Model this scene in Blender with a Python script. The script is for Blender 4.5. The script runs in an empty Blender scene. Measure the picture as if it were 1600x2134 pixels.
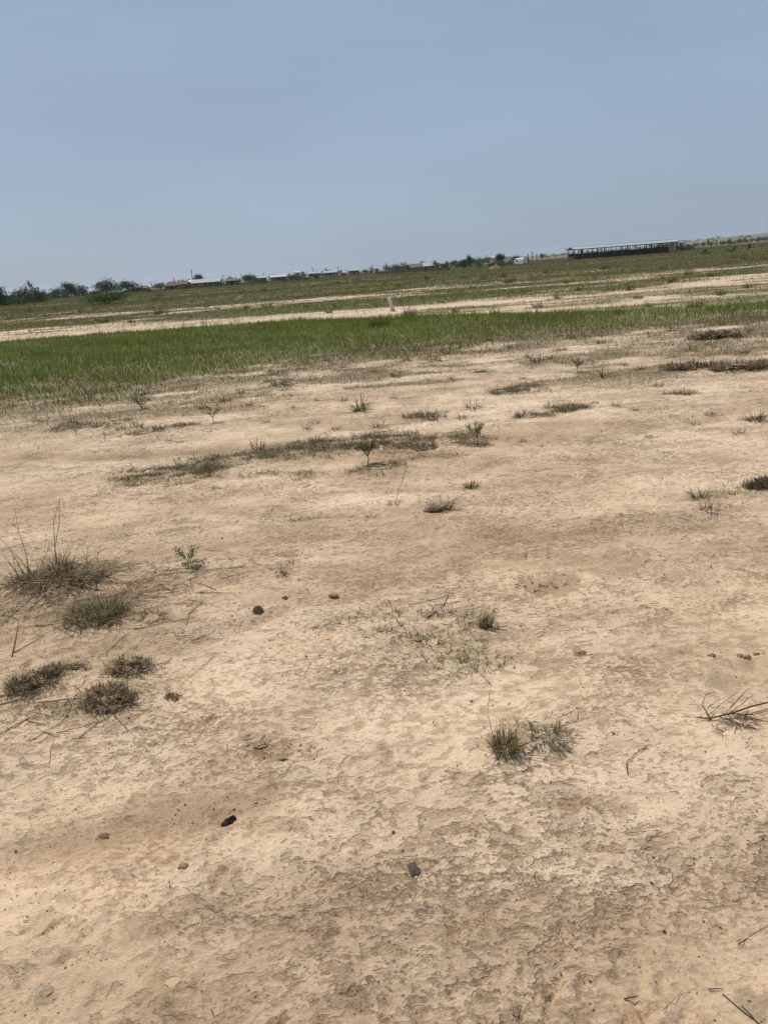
import bpy, bmesh, math, random
import numpy as np
from mathutils import Matrix, Vector

random.seed(7)
RNG = np.random.default_rng(11)
SC = bpy.context.scene
COL = SC.collection

# ------------------------------------------------------------------ camera
F_PX, CX, CY, CAM_H = 1603.0, 800.0, 1067.0, 1.55
PITCH, ROLL = math.radians(17.5), math.radians(-4.4)
cam_d = bpy.data.cameras.new('camera')
cam = bpy.data.objects.new('camera', cam_d)
COL.objects.link(cam)
cam_d.sensor_fit = 'HORIZONTAL'
cam_d.sensor_width = 36.0
cam_d.lens = 36.0 * F_PX / 1600.0
cam_d.clip_start = 0.05
cam_d.clip_end = 20000
RM = Matrix.Rotation(math.pi / 2 - PITCH, 3, 'X') @ Matrix.Rotation(ROLL, 3, 'Z')
cam.matrix_world = Matrix.Translation((0, 0, CAM_H)) @ RM.to_4x4()
SC.camera = cam
RN = np.array(RM)

# ------------------------------------------------------------------ sky, sun, exposure
SUN_EL, SUN_AZ = math.radians(57), math.radians(-38)      # azimuth clockwise from +Y
world = bpy.data.worlds.new('World')
SC.world = world
world.use_nodes = True
wn, wl = world.node_tree.nodes, world.node_tree.links
wn.clear()
w_out = wn.new('ShaderNodeOutputWorld')
w_bg = wn.new('ShaderNodeBackground')
w_sky = wn.new('ShaderNodeTexSky')
w_sky.sky_type = 'NISHITA'
w_sky.sun_disc = False
w_sky.sun_elevation = SUN_EL
w_sky.sun_rotation = SUN_AZ
w_sky.altitude = 30
w_sky.air_density = 1.0
w_sky.dust_density = 1.2
w_sky.ozone_density = 1.5
w_bg.inputs['Strength'].default_value = 0.060
# thin even veil of dry-season dust over the whole sky, with faint high wisps in it
w_mix = wn.new('ShaderNodeMix'); w_mix.data_type = 'RGBA'
w_mix.inputs['B'].default_value = (5.65, 7.25, 9.6, 1)
w_tc = wn.new('ShaderNodeTexCoord')
w_map = wn.new('ShaderNodeMapping')
w_map.inputs['Scale'].default_value = (1.0, 1.0, 4.5)
w_map.inputs['Rotation'].default_value = (0.05, 0.12, 0.3)
w_noi = wn.new('ShaderNodeTexNoise')
w_noi.inputs['Scale'].default_value = 2.2
w_noi.inputs['Detail'].default_value = 5
w_noi.inputs['Roughness'].default_value = 0.5
w_rng = wn.new('ShaderNodeMapRange')
w_rng.inputs['From Min'].default_value = 0.35
w_rng.inputs['From Max'].default_value = 0.75
w_rng.inputs['To Min'].default_value = 0.62
w_rng.inputs['To Max'].default_value = 0.78
wl.new(w_tc.outputs['Generated'], w_map.inputs['Vector'])
wl.new(w_map.outputs['Vector'], w_noi.inputs['Vector'])
wl.new(w_noi.outputs['Fac'], w_rng.inputs['Value'])
wl.new(w_rng.outputs['Result'], w_mix.inputs['Factor'])
wl.new(w_sky.outputs['Color'], w_mix.inputs['A'])
w_br = wn.new('ShaderNodeMapRange')
w_br.inputs['From Min'].default_value = 0.35; w_br.inputs['From Max'].default_value = 0.70
w_br.inputs['To Min'].default_value = 0.955; w_br.inputs['To Max'].default_value = 1.035
wl.new(w_noi.outputs['Fac'], w_br.inputs['Value'])
w_sc = wn.new('ShaderNodeVectorMath'); w_sc.operation = 'SCALE'
wl.new(w_mix.outputs['Result'], w_sc.inputs[0]); wl.new(w_br.outputs['Result'], w_sc.inputs['Scale'])
wl.new(w_sc.outputs[0], w_bg.inputs['Color'])
wl.new(w_bg.outputs['Background'], w_out.inputs['Surface'])

sun_d = bpy.data.lights.new('sun', 'SUN')
sun_d.energy = 4.0
sun_d.angle = math.radians(0.6)
sun_d.color = (1.0, 0.95, 0.87)
sun = bpy.data.objects.new('sun', sun_d)
COL.objects.link(sun)
sdir = Vector((math.sin(SUN_AZ) * math.cos(SUN_EL), math.cos(SUN_AZ) * math.cos(SUN_EL), math.sin(SUN_EL)))
sun.rotation_euler = (-sdir).to_track_quat('-Z', 'Y').to_euler()
sun.location = (-20, 30, 60)

vs = SC.view_settings
vs.view_transform = 'Standard'
vs.look = 'None'
vs.gamma = 1
vs.use_curve_mapping = False
vs.exposure = 0.10
SC.render.resolution_x, SC.render.resolution_y = 767, 1024

# ------------------------------------------------------------------ numpy noise and terrain
def smooth(a, b, x):
    t = np.clip((x - a) / (b - a), 0, 1)
    return t * t * (3 - 2 * t)

def _hash(i, j, s):
    n = (i.astype(np.int64) * 374761393 + j.astype(np.int64) * 668265263 + s * 974711) & 0x7fffffff
    n = ((n ^ (n >> 13)) * 1274126177) & 0x7fffffff
    n = ((n ^ (n >> 16)) * 1911520717) & 0x7fffffff
    return (n & 0xffff) / 65535.0

def vnoise(x, y, s=0):
    i, j = np.floor(x), np.floor(y)
    fx, fy = x - i, y - j
    fx, fy = fx * fx * (3 - 2 * fx), fy * fy * (3 - 2 * fy)
    a, b = _hash(i, j, s), _hash(i + 1, j, s)
    c, d = _hash(i, j + 1, s), _hash(i + 1, j + 1, s)
    return (a + (b - a) * fx) * (1 - fy) + (c + (d - c) * fx) * fy

def fbm(x, y, oct=4, s=0, gain=0.5):
    t, a, n = 0, 1.0, 0
    for k in range(oct):
        t = t + a * vnoise(x, y, s + 17 * k)
        n += a
        a *= gain
        x, y = x * 2.03 + 11.3, y * 2.03 - 7.1
    return t / n

def ray(u, v):
    d = RN @ np.array([(u - CX) / F_PX, -(v - CY) / F_PX, -1.0])
    return d

def G(u, v, z=0.0):
    """photo pixel -> point of the (flat) plain it looks at"""
    d = ray(u, v)
    t = (z - CAM_H) / d[2]
    return d[0] * t, d[1] * t

def px_path(pts):
    g = np.array([G(*p) for p in pts])
    o = np.argsort(g[:, 0])
    return g[o, 0], g[o, 1]

def metres(px, y):
    return px * (y * math.cos(PITCH) + CAM_H * math.sin(PITCH)) / F_PX

# damp brown wheel tracks that run across the sand  (path, half width, depth, strength)
TRACKS = [
    (px_path([(-60, 960), (150, 953), (300, 951), (500, 940), (700, 926)]), 0.26, 0.018, 1.0),
    (px_path([(250, 1152), (450, 1135), (600, 1126), (800, 1122), (1000, 1113), (1200, 1108), (1400, 1100), (1700, 1085)]), 0.17, 0.016, 0.75),
    (px_path([(260, 1350), (400, 1335), (520, 1300), (640, 1255), (760, 1238)]), 0.10, 0.012, 0.6),
    (px_path([(-60, 1790), (150, 1755), (330, 1715), (470, 1680), (640, 1635)]), 0.10, 0.012, 0.95),
    (px_path([(900, 935), (1100, 915), (1250, 900), (1450, 872), (1700, 838)]), 0.28, 0.016, 0.55),
    (px_path([(860, 1065), (1000, 1040), (1200, 1000), (1400, 960), (1700, 925)]), 0.15, 0.012, 0.45),
    (px_path([(1000, 1160), (1200, 1145), (1400, 1140), (1700, 1130)]), 0.18, 0.010, 0.6),
]

def track_mask(x, y, wscale=1.0):
    m = np.zeros_like(x); h = np.zeros_like(x)
    for k, ((px, py), w, dep, st) in enumerate(TRACKS):
        yy = np.interp(x, px, py) + (fbm(x * 2.3, x * 0 + k, 3, 50 + k) - 0.5) * w * 0.9
        ww = w * wscale * (0.6 + 0.8 * vnoise(x * 1.7, x * 0 + 9 * k, 80 + k))
        g = np.exp(-((y - yy) / ww) ** 2)
        L = px[-1] - px[0]
        e = smooth(px[0], px[0] + 0.15 * L, x) * (1 - smooth(px[-1] - 0.15 * L, px[-1], x))
        m = np.maximum(m, g * e * st)
        h = h - dep * g * e
        h = h + dep * 0.4 * np.exp(-((np.abs(y - yy) - 1.5 * ww) / (0.5 * ww)) ** 2) * e
    return m, h

MOUNDS = []                                   # (x, y, rx, ry, height)
def mound(u, v, wpx, hm, ry=0.7):
    x, y = G(u, v)
    MOUNDS.append((x, y, metres(wpx, y) / 2, metres(wpx, y) / 2 * ry, hm))
mound(120, 1195, 230, 0.035); mound(215, 1270, 170, 0.02); mound(95, 1410, 170, 0.035)
mound(230, 1440, 200, 0.04); mound(1090, 1545, 180, 0.02); mound(800, 985, 150, 0.02)
mound(560, 1550, 150, 0.006); mound(1490, 703, 120, 0.04); mound(1520, 768, 170, 0.03)
mound(1600, 1012, 90, 0.03); mound(1400, 768, 130, 0.05); mound(585, 802, 90, 0.08)
mound(900, 745, 130, 0.07); mound(1130, 760, 80, 0.07); mound(280, 1390, 80, 0.03)

def H(x, y):
    """ground height at x, y"""
    x = np.asarray(x, float); y = np.asarray(y, float)
    r = np.hypot(x, y)
    z = (fbm(x * 0.06, y * 0.06, 3, 5) - 0.5) * 0.30 * smooth(8, 80, r)
    if r.min() < 90:
        z = z + (fbm(x * 0.9, y * 0.9, 3, 3) - 0.5) * 0.05 * (1 - smooth(25, 90, r))
        z = z + (fbm(x * 5.0, y * 6.0, 3, 4) - 0.5) * 0.018 * (1 - smooth(12, 40, r))
    if y.min() < 20:
        z = z + track_mask(x, y)[1]
        for (mx, my, rx, ry, hh) in MOUNDS:
            q = ((x - mx) / rx) ** 2 + ((y - my) / ry) ** 2
            z = z + hh * np.exp(-q * 1.6)
    # shallow hollow in front of the shed's near end, low ridge far off to the right
    z = z - 1.0 * np.exp(-((x - 36) / 17) ** 2 - ((y - 258) / 26) ** 2)
    az = x / np.maximum(y, 1)
    rid = smooth(0.10, 0.62, az) * 19 * np.exp(-((y - 2100) / 520) ** 2)
    rid = rid * (0.86 + 0.28 * fbm(x * 0.006, y * 0.006, 3, 9))
    rid = rid + 7.5 * np.exp(-((az - 0.17) / 0.075) ** 2) * np.exp(-((y - 2500) / 400) ** 2)
    z = z + np.where(y > 0, rid, 0)
    # slow rise of the open field on the right
    z = z + np.where(y > 0, smooth(260, 900, y) * smooth(0.38, 0.56, az) * 1.9, 0)
    return z

def hz(x, y):
    return float(H(np.array([x]), np.array([y]))[0])

def X_at(u, y, dz=0.0):
    """world x of the vertical plane at distance y that pixel column u meets near the ground"""
    x = (u - CX) / F_PX * y
    for _ in range(3):
        q = RN.T @ np.array([x, y, hz(x, y) + dz - CAM_H])
        uu = CX + F_PX * q[0] / -q[2]
        x += (u - uu) / F_PX * y
    return x

def GH(u, v):
    """pixel -> point on the real ground (height included)"""
    z = 0.0
    for _ in range(3):
        x, y = G(u, v, z)
        z = hz(x, y) if y < 30 else 0.4 * z + 0.6 * hz(x, y)
    return x, y, hz(x, y)

# ---- grass strip and field cover
up_x, up_y = px_path([(-200, 727), (0, 712), (300, 690), (600, 668), (900, 655), (1100, 650), (1300, 645), (1600, 628), (1800, 612)])
lo_x, lo_y = px_path([(1800, 655), (1600, 668), (1400, 682), (1200, 700), (1000, 716), (850, 732), (700, 748), (550, 778), (400, 803), (250, 828), (0, 850), (-150, 862)])
rd_x, rd_y = px_path([(-200, 722), (0, 703), (300, 679), (600, 656), (800, 643), (1000, 633), (1200, 617), (1400, 601), (1600, 582), (1800, 566)])
MAT_PATCHES = []                                # dry mats lying on the sand, (x, y, rx, ry, strength)
for (u, v, w, hgt, st) in [(330, 992, 170, 26, 1), (440, 972, 190, 30, 1), (560, 948, 190, 26, .75), (700, 930, 150, 26, .9), (790, 920, 120, 24, .9),
                           (880, 925, 130, 22, .75), (960, 915, 100, 18, .7), (900, 950, 150, 16, .5), (790, 978, 125, 24, 1.15), (625, 992, 90, 14, .7), (550, 990, 80, 12, .5),
                           (320, 895, 150, 14, .75), (200, 885, 140, 14, .6), (440, 850, 160, 16, .55), (585, 802, 120, 30, 1), (560, 835, 150, 14, .5),
                           (880, 745, 180, 26, 1.0), (820, 782, 90, 14, .9), (985, 772, 90, 12, 1.0), (1130, 755, 110, 20, 1.0), (1180, 850, 80, 14, 1.0), (1110, 866, 70, 8, .8),
                           (1070, 815, 110, 16, .7), (1280, 780, 160, 20, .7), (1500, 765, 200, 22, 1.1), (1490, 735, 190, 26, .8), (1250, 745, 160, 14, .5),
                           (1500, 700, 140, 26, 1.1), (1600, 1010, 70, 30, 1.1), (1520, 1030, 120, 14, .5), (1480, 1060, 80, 16, .5), (1180, 700, 160, 22, .6),
                           (1420, 820, 60, 8, .6), (1580, 875, 60, 8, .7), (885, 868, 70, 14, .8), (420, 1235, 90, 16, .3), (920, 1345, 230, 90, .42), (760, 1300, 280, 60, .34), (940, 1290, 190, 50, .45), (1120, 1535, 210, 90, .38), (190, 1240, 360, 110, .55), (170, 1430, 280, 130, .50), (1530, 1490, 130, 50, .3), (620, 1085, 150, 12, .4), (690, 760, 120, 16, .6)]:
    x, y = G(u, v)
    if 900 < v < 1000 and u < 1000: hgt *= 1.55; w *= 1.1
    y2 = G(u, v - hgt / 2)[1]; y1 = G(u, v + hgt / 2)[1]
    MAT_PATCHES.append((x, y, metres(w, y) / 2, (y2 - y1) / 2, st))

def cover(x, y):
    """three fields in 0..1: lush green strip, sparse field grass, dry mat"""
    e1 = (fbm(x * 0.7, y * 0.7, 4, 21) - 0.5)
    e2 = (fbm(x * 2.6, y * 2.6, 3, 22) - 0.5)
    lo = np.interp(x, lo_x, lo_y); up = np.interp(x, up_x, up_y)
    thick = np.maximum(up - lo, 0.5)
    g = smooth(-0.8, 2.6, y - lo + 0.35 + e1 * 3.4 + e2 * 3.2) * smooth(-0.1, 0.6, up - y + e1 * 1.5)
    g = g * (0.80 + 0.35 * np.clip(thick / 12, 0, 1))
    # right-hand end of the strip is patchier
    g = g * (1 - 0.22 * smooth(2.5, 9, x) * smooth(0.42, 0.62, fbm(x * 0.5, y * 1.0, 3, 29)))
    # open field behind
    st = 0.55 * fbm(x * 0.10, y * 0.16, 4, 31, 0.6) + 0.45 * fbm(x * 0.05, y * 0.36, 4, 35, 0.6)
    fine = fbm(x * 0.35, y * 0.9, 3, 33)
    far = np.maximum(smooth(31.5, 34.5, y + e1 * 3), smooth(19, 23, y) * smooth(5, 9, x))
    bare = 0.435 - 0.13 * smooth(45, 85, y) - 0.16 * smooth(85, 160, y)
    bare = bare + 0.03 * smooth(4, 18, x) * (1 - smooth(42, 60, y)) + 0.015 * smooth(-4, -14, x) * (1 - smooth(55, 80, y))
    f = far * smooth(bare - 0.05, bare + 0.06, 0.72 * st + 0.28 * fine)
    # second green strip behind the track
    g2 = smooth(36.2, 38, y + e1 * 2) * (1 - smooth(44, 47, y + e1 * 3)) * smooth(-6, -2, x) * (1 - smooth(7, 13, x))
    f = np.maximum(f, g2)
    ry = np.interp(x, rd_x, rd_y)
    rd = np.exp(-((y - ry + e1 * 1.8) / 0.85) ** 2)
    f = f * (1 - 0.95 * rd)
    f = np.maximum(f, 0.40 * smooth(30, 33, y) * smooth(0.46, 0.62, fbm(x * 0.5, y * 1.3, 3, 37)) * (1 - 0.6 * rd))
    gap_ = smooth(0, 1.0, y - up) * (1 - smooth(-2.0, -0.8, y - ry)) * smooth(-4, 2, x)
    f = np.maximum(f, 0.85 * gap_ * smooth(0.40, 0.58, fbm(x * 0.30, y * 1.1, 4, 39)))
    # thin ruts through the field
    for k, (yy, ww) in enumerate(((57, .45), (96, .8), (150, 1.2))):
        yc = yy + (fbm(x * 0.02, x * 0 + k, 3, 61 + k) - 0.5) * 14
        on = smooth(0.42, 0.6, fbm(x * 0.04, x * 0 + 3 * k, 2, 71 + k))
        f = f * (1 - 0.9 * on * np.exp(-((y - yc) / ww) ** 2))
    # dry mats
    m = np.zeros_like(x)
    en = fbm(x * 3.2, y * 3.2, 3, 41)
    brk = 0.25 + 0.75 * smooth(0.36, 0.60, fbm(x * 5.0, y * 9.0, 3, 42))
    for (mx, my, rx, ry_, s_) in MAT_PATCHES:
        q = np.sqrt(((x - mx) / rx) ** 2 + ((y - my) / ry_) ** 2)
        m = np.maximum(m, min(s_, 0.8) * 1.3 * (1 - smooth(0.35, 1.5, q + (en - 0.5) * 2.0)) * brk)
    # straggling cover in front of the strip
    fr = np.exp(-np.maximum(lo - y, 0) / 1.6) * (y < lo + 1.5)
    m = np.maximum(m, 1.0 * fr * smooth(0.42, 0.58, fbm(x * 1.3, y * 2.6, 4, 43)))
    rt = smooth(1.0, 4.5, x - 0.15 * y) * smooth(8.5, 11, y) * (y < lo + 1)
    m = np.maximum(m, 0.95 * rt * smooth(0.46, 0.60, fbm(x * 0.9, y * 2.2, 4, 45)))
    m = np.maximum(m, 0.85 * smooth(8.6, 10.0, y) * (y < lo + 1) * smooth(0.47, 0.60, fbm(x * 1.0, y * 2.4, 4, 47)))
    return np.clip(g, 0, 1), np.clip(f, 0, 1), np.clip(m, 0, 1.2)

# ------------------------------------------------------------------ materials
def new_mat(name):
    m = bpy.data.materials.new(name)
    m.use_nodes = True
    n, l = m.node_tree.nodes, m.node_tree.links
    n.clear()
    out = n.new('ShaderNodeOutputMaterial')
    return m, n, l, out

def N(n, kind, **kw):
    nd = n.new(kind)
    for k, v in kw.items():
        if k in nd.inputs:
            nd.inputs[k].default_value = v
        else:
            setattr(nd, k, v)
    return nd

def mixrgb(n, l, fac, a, b, mode='MIX'):
    nd = n.new('ShaderNodeMix'); nd.data_type = 'RGBA'; nd.blend_type = mode
    nd.clamp_factor = True
    for key, val in (('Factor', fac), ('A', a), ('B', b)):
        if isinstance(val, (int, float, tuple)):
            nd.inputs[key].default_value = val if not isinstance(val, tuple) or len(val) == 4 else (*val, 1)
        else:
            l.new(val, nd.inputs[key])
    return nd.outputs['Result']

def maprange(n, l, val, a, b, c=0.0, d=1.0):
    nd = n.new('ShaderNodeMapRange')
    nd.inputs['From Min'].default_value = a; nd.inputs['From Max'].default_value = b
    nd.inputs['To Min'].default_value = c; nd.inputs['To Max'].default_value = d
    l.new(val, nd.inputs['Value'])
    return nd.outputs['Result']

def math_(n, l, op, a, b=0.0):
    nd = n.new('ShaderNodeMath'); nd.operation = op
    for i, v in enumerate((a, b)):
        if isinstance(v, (int, float)): nd.inputs[i].default_value = v
        else: l.new(v, nd.inputs[i])
    return nd.outputs[0]

def simple_mat(name, base, rough=0.85, var=0.25, scale=4.0, metal=0.0, bump=0.0):
    m, n, l, out = new_mat(name)
    p = N(n, 'ShaderNodeBsdfPrincipled', Roughness=rough, Metallic=metal)
    if rough > 0.75: p.inputs['Specular IOR Level'].default_value = 0.12
    tc = n.new('ShaderNodeTexCoord')
    no = N(n, 'ShaderNodeTexNoise', Scale=scale, Detail=5.0, Roughness=0.6)
    l.new(tc.outputs['Object'], no.inputs['Vector'])
    f = maprange(n, l, no.outputs['Fac'], 0.3, 0.7)
    c = mixrgb(n, l, f, tuple(x * (1 - var) for x in base), tuple(min(1, x * (1 + var)) for x in base))
    l.new(c, p.inputs['Base Color'])
    if bump:
        b = N(n, 'ShaderNodeBump', Strength=0.7, Distance=bump)
        l.new(no.outputs['Fac'], b.inputs['Height'])
        l.new(b.outputs['Normal'], p.inputs['Normal'])
    l.new(p.outputs['BSDF'], out.inputs['Surface'])
    return m

def veg_mat(name, trans=0.3, rough=0.6):
    """leaf / blade material: colour of each blade comes with the mesh, light passes through"""
    m, n, l, out = new_mat(name)
    at = n.new('ShaderNodeAttribute'); at.attribute_name = 'col'
    p = N(n, 'ShaderNodeBsdfPrincipled', Roughness=rough)
    p.inputs['Specular IOR Level'].default_value = 0.08
    t = n.new('ShaderNodeBsdfTranslucent')
    tc = n.new('ShaderNodeTexCoord')
    no = N(n, 'ShaderNodeTexNoise', Scale=40.0, Detail=2.0)
    l.new(tc.outputs['Object'], no.inputs['Vector'])
    f = maprange(n, l, no.outputs['Fac'], 0.3, 0.7, 0.8, 1.2)
    c = n.new('ShaderNodeVectorMath'); c.operation = 'SCALE'
    l.new(at.outputs['Color'], c.inputs[0]); l.new(f, c.inputs['Scale'])
    l.new(c.outputs[0], p.inputs['Base Color']); l.new(c.outputs[0], t.inputs['Color'])
    mx = n.new('ShaderNodeMixShader'); mx.inputs[0].default_value = trans
    l.new(p.outputs[0], mx.inputs[1]); l.new(t.outputs[0], mx.inputs[2])
    l.new(mx.outputs[0], out.inputs['Surface'])
    return m

def soil_mat():
    m, n, l, out = new_mat('sandy_soil')
    p = N(n, 'ShaderNodeBsdfPrincipled', Roughness=0.95)
    p.inputs['Specular IOR Level'].default_value = 0.15
    tc = n.new('ShaderNodeTexCoord')
    mp = n.new('ShaderNodeMapping'); mp.inputs['Scale'].default_value = (0.7, 1.0, 1.0)
    mp.inputs['Rotation'].default_value = (0, 0, -0.12)
    l.new(tc.outputs['Object'], mp.inputs['Vector'])
    V = mp.outputs['Vector']
    def noise(scale, det, rough, dist=0.0, off=None):
        nd = N(n, 'ShaderNodeTexNoise', Scale=scale, Detail=det, Roughness=rough, Distortion=dist)
        if off is not None:
            m2 = n.new('ShaderNodeMapping'); m2.inputs['Location'].default_value = off
            l.new(V, m2.inputs['Vector']); l.new(m2.outputs['Vector'], nd.inputs['Vector'])
        else:
            l.new(V, nd.inputs['Vector'])
        return nd.outputs['Fac']
    at = n.new('ShaderNodeAttribute'); at.attribute_name = 'ground_mask'
    sep = n.new('ShaderNodeSeparateColor'); l.new(at.outputs['Color'], sep.inputs['Color'])
    grass, damp, grey = sep.outputs['Red'], sep.outputs['Green'], sep.outputs['Blue']
    fld = at.outputs['Alpha']
    SAND = (0.585, 0.426, 0.278, 1)
    PALE = (0.655, 0.502, 0.352, 1)
    BROWN = (0.300, 0.198, 0.118, 1)
    RED = (0.330, 0.175, 0.088, 1)
    GREY = (0.300, 0.235, 0.150, 1)
    n_broad = noise(0.55, 5, 0.55)
    n_mid = noise(3.0, 7, 0.62, 0.4)
    n_crust = noise(24.0, 8, 0.62, 0.35, (3, 7, 0))
    n_crust2 = noise(62.0, 6, 0.65, 0.25, (13, 2, 0))
    n_fine = noise(130.0, 4, 0.7)
    c = mixrgb(n, l, maprange(n, l, n_broad, 0.36, 0.64), SAND, PALE)
    at2 = n.new('ShaderNodeAttribute'); at2.attribute_name = 'loose_sand'
    c = mixrgb(n, l, math_(n, l, 'MULTIPLY', at2.outputs['Fac'], 0.8), c, (0.690, 0.545, 0.390, 1))
    c = mixrgb(n, l, maprange(n, l, n_mid, 0.44, 0.74, 0, 0.42), c, BROWN)
    # broken crust: sharp-edged darker flakes, more of them where the broad noise is high
    dens = noise(1.3, 3, 0.5, 0.0, (31, 4, 0))
    thr = math_(n, l, 'ADD', n_crust, maprange(n, l, dens, 0.3, 0.7, -0.09, 0.06))
    crust = maprange(n, l, thr, 0.545, 0.60)
    c = mixrgb(n, l, math_(n, l, 'MULTIPLY', crust, 0.50), c, BROWN)
    thr2 = math_(n, l, 'ADD', n_crust2, maprange(n, l, noise(2.6, 3, 0.5, 0, (5, 51, 0)), 0.3, 0.7, -0.10, 0.07))
    crust2 = maprange(n, l, thr2, 0.555, 0.60)
    hue = mixrgb(n, l, maprange(n, l, noise(4.0, 2, 0.5, 0, (9, 9, 0)), 0.45, 0.6), RED, GREY)
    c = mixrgb(n, l, math_(n, l, 'MULTIPLY', crust2, 0.62), c, hue)
    # larger scuffed patches with torn edges
    n_c3 = math_(n, l, 'ADD', noise(10.0, 4, 0.55, 0.6, (41, 17, 0)), math_(n, l, 'MULTIPLY', math_(n, l, 'SUBTRACT', n_crust2, 0.5), 0.22))
    crust3 = maprange(n, l, math_(n, l, 'ADD', n_c3, maprange(n, l, noise(0.9, 2, 0.5, 0, (61, 8, 0)), 0.35, 0.65, -0.06, 0.03)), 0.555, 0.585)
    c = mixrgb(n, l, math_(n, l, 'MULTIPLY', crust3, 0.34), c, BROWN)
    # greyish algal / ash stains
    gs = maprange(n, l, math_(n, l, 'ADD', noise(7.0, 6, 0.65, 0.3, (77, 3, 0)), math_(n, l, 'MULTIPLY', grey, 0.25)), 0.66, 0.74)
    c = mixrgb(n, l, math_(n, l, 'MULTIPLY', gs, 0.75), c, GREY)
    # damp tracks
    dm = math_(n, l, 'MULTIPLY', damp, maprange(n, l, n_mid, 0.25, 0.6, 0.55, 1.0))
    c = mixrgb(n, l, math_(n, l, 'MULTIPLY', dm, 0.85), c, BROWN)
    # grain
    c = mixrgb(n, l, 1.0, c, mixrgb(n, l, maprange(n, l, n_fine, 0.3, 0.7), (0.80, 0.79, 0.78, 1), (1.14, 1.14, 1.14, 1)), 'MULTIPLY')
    # scattered dark grains
    vo = N(n, 'ShaderNodeTexVoronoi', Scale=75.0, Randomness=1.0); l.new(tc.outputs['Object'], vo.inputs['Vector'])
    sc = n.new('ShaderNodeSeparateColor'); l.new(vo.outputs['Color'], sc.inputs['Color'])
    rad = maprange(n, l, sc.outputs['Red'], 0.45, 1.0, 0.0, 0.25)
    spk = math_(n, l, 'LESS_THAN', vo.outputs['Distance'], rad)
    spd = maprange(n, l, noise(1.7, 3, 0.6, 0, (2, 40, 0)), 0.36, 0.60, 0.15, 0.9)
    c = mixrgb(n, l, math_(n, l, 'MULTIPLY', spk, spd), c, (0.12, 0.072, 0.042, 1))
    # litter and low growth that tints the soil under grass
    lit = mixrgb(n, l, maprange(n, l, noise(9, 5, 0.6), 0.35, 0.65), (0.120, 0.108, 0.045, 1), (0.200, 0.160, 0.082, 1))
    c = mixrgb(n, l, math_(n, l, 'MULTIPLY', grass, maprange(n, l, n_crust2, 0.3, 0.6, 0.65, 1.0)), c, lit)
    fc = mixrgb(n, l, maprange(n, l, noise(0.30, 6, 0.65, 0, (1, 91, 0)), 0.36, 0.64), (0.088, 0.094, 0.032, 1), (0.145, 0.122, 0.056, 1))
    c = mixrgb(n, l, math_(n, l, 'MULTIPLY', fld, maprange(n, l, noise(1.1, 6, 0.7, 0, (6, 19, 0)), 0.32, 0.55, 0.74, 1.0)), c, fc)
    l.new(c, p.inputs['Base Color'])
    # relief
    h1 = math_(n, l, 'MULTIPLY', n_crust, 0.020)
    h2 = math_(n, l, 'MULTIPLY', crust, -0.0050)
    h3 = math_(n, l, 'MULTIPLY', crust2, -0.0034)
    h4 = math_(n, l, 'MULTIPLY', n_fine, 0.0026)
    h5 = math_(n, l, 'MULTIPLY', n_crust2, 0.009)
    h6 = math_(n, l, 'MULTIPLY', spk, 0.002)
    hh = h1
    for q in (h2, h3, h4, h5, h6, math_(n, l, 'MULTIPLY', crust3, -0.006)): hh = math_(n, l, 'ADD', hh, q)
    b = N(n, 'ShaderNodeBump', Strength=0.85, Distance=1.0)
    dust = maprange(n, l, noise(1.6, 4, 0.55, 0.4, (19, 63, 0)), 0.36, 0.60, 0.42, 1.0)
    l.new(dust, b.inputs['Strength'])
    l.new(hh, b.inputs['Height'])
    l.new(b.outputs['Normal'], p.inputs['Normal'])
    l.new(p.outputs['BSDF'], out.inputs['Surface'])
    return m

M_SOIL = soil_mat()
M_VEG = veg_mat('living_leaf', 0.30)
M_DRY = veg_mat('dry_stalk', 0.15, 0.75)
M_LEAF = veg_mat('tree_leaf', 0.18, 0.55)
M_BARK = simple_mat('bark', (0.10, 0.075, 0.05), 0.95, 0.35, 9)
M_STRAW = simple_mat('straw', (0.36, 0.25, 0.14), 0.8, 0.35, 30)
M_STRAWD = simple_mat('weathered_straw', (0.20, 0.14, 0.085), 0.85, 0.4, 30)
M_TWIG = simple_mat('twig_bark', (0.085, 0.058, 0.038), 0.9, 0.4, 40)
M_CLOD = simple_mat('dark_clod', (0.165, 0.110, 0.068), 0.97, 0.4, 25, 0, 0.006)
M_MOUND = simple_mat('mound_soil', (0.21, 0.152, 0.10), 0.97, 0.5, 9, 0, 0.02)
M_SOD = simple_mat('sod_soil', (0.26, 0.175, 0.105), 0.97, 0.45, 30, 0, 0.008)
M_CLODL = simple_mat('brown_clod', (0.33, 0.218, 0.132), 0.97, 0.3, 35, 0, 0.005)
M_CLODG = simple_mat('grey_crust', (0.27, 0.212, 0.142), .97, .4, 70, 0, .004)
M_CRUMB = simple_mat('soil_crumb', (0.20, 0.125, 0.072), 0.97, 0.5, 3)
M_STONE = simple_mat('dark_stone', (0.098, 0.080, 0.066), 0.9, 0.45, 60, 0, 0.003)
M_STONEB = simple_mat('black_dung', (0.035, 0.022, 0.018), 0.9, 0.5, 80, 0, 0.004)
M_STONEG = simple_mat('grey_stone', (0.20, 0.165, 0.13), 0.85, 0.3, 50, 0, 0.002)
M_CHIP = simple_mat('white_chip', (0.70, 0.66, 0.58), 0.7, 0.1, 40)
M_CONC = simple_mat('weathered_concrete', (0.62, 0.60, 0.55), 0.9, 0.2, 9, 0, 0.004)
M_SHEETG = simple_mat('galvanised_sheet', (0.34, 0.36, 0.38), 0.55, 0.12, 0.8, 0.2)
M_SHEETW = simple_mat('white_sheet', (0.36, 0.365, 0.36), 0.8, 0.08, 0.8)
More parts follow.
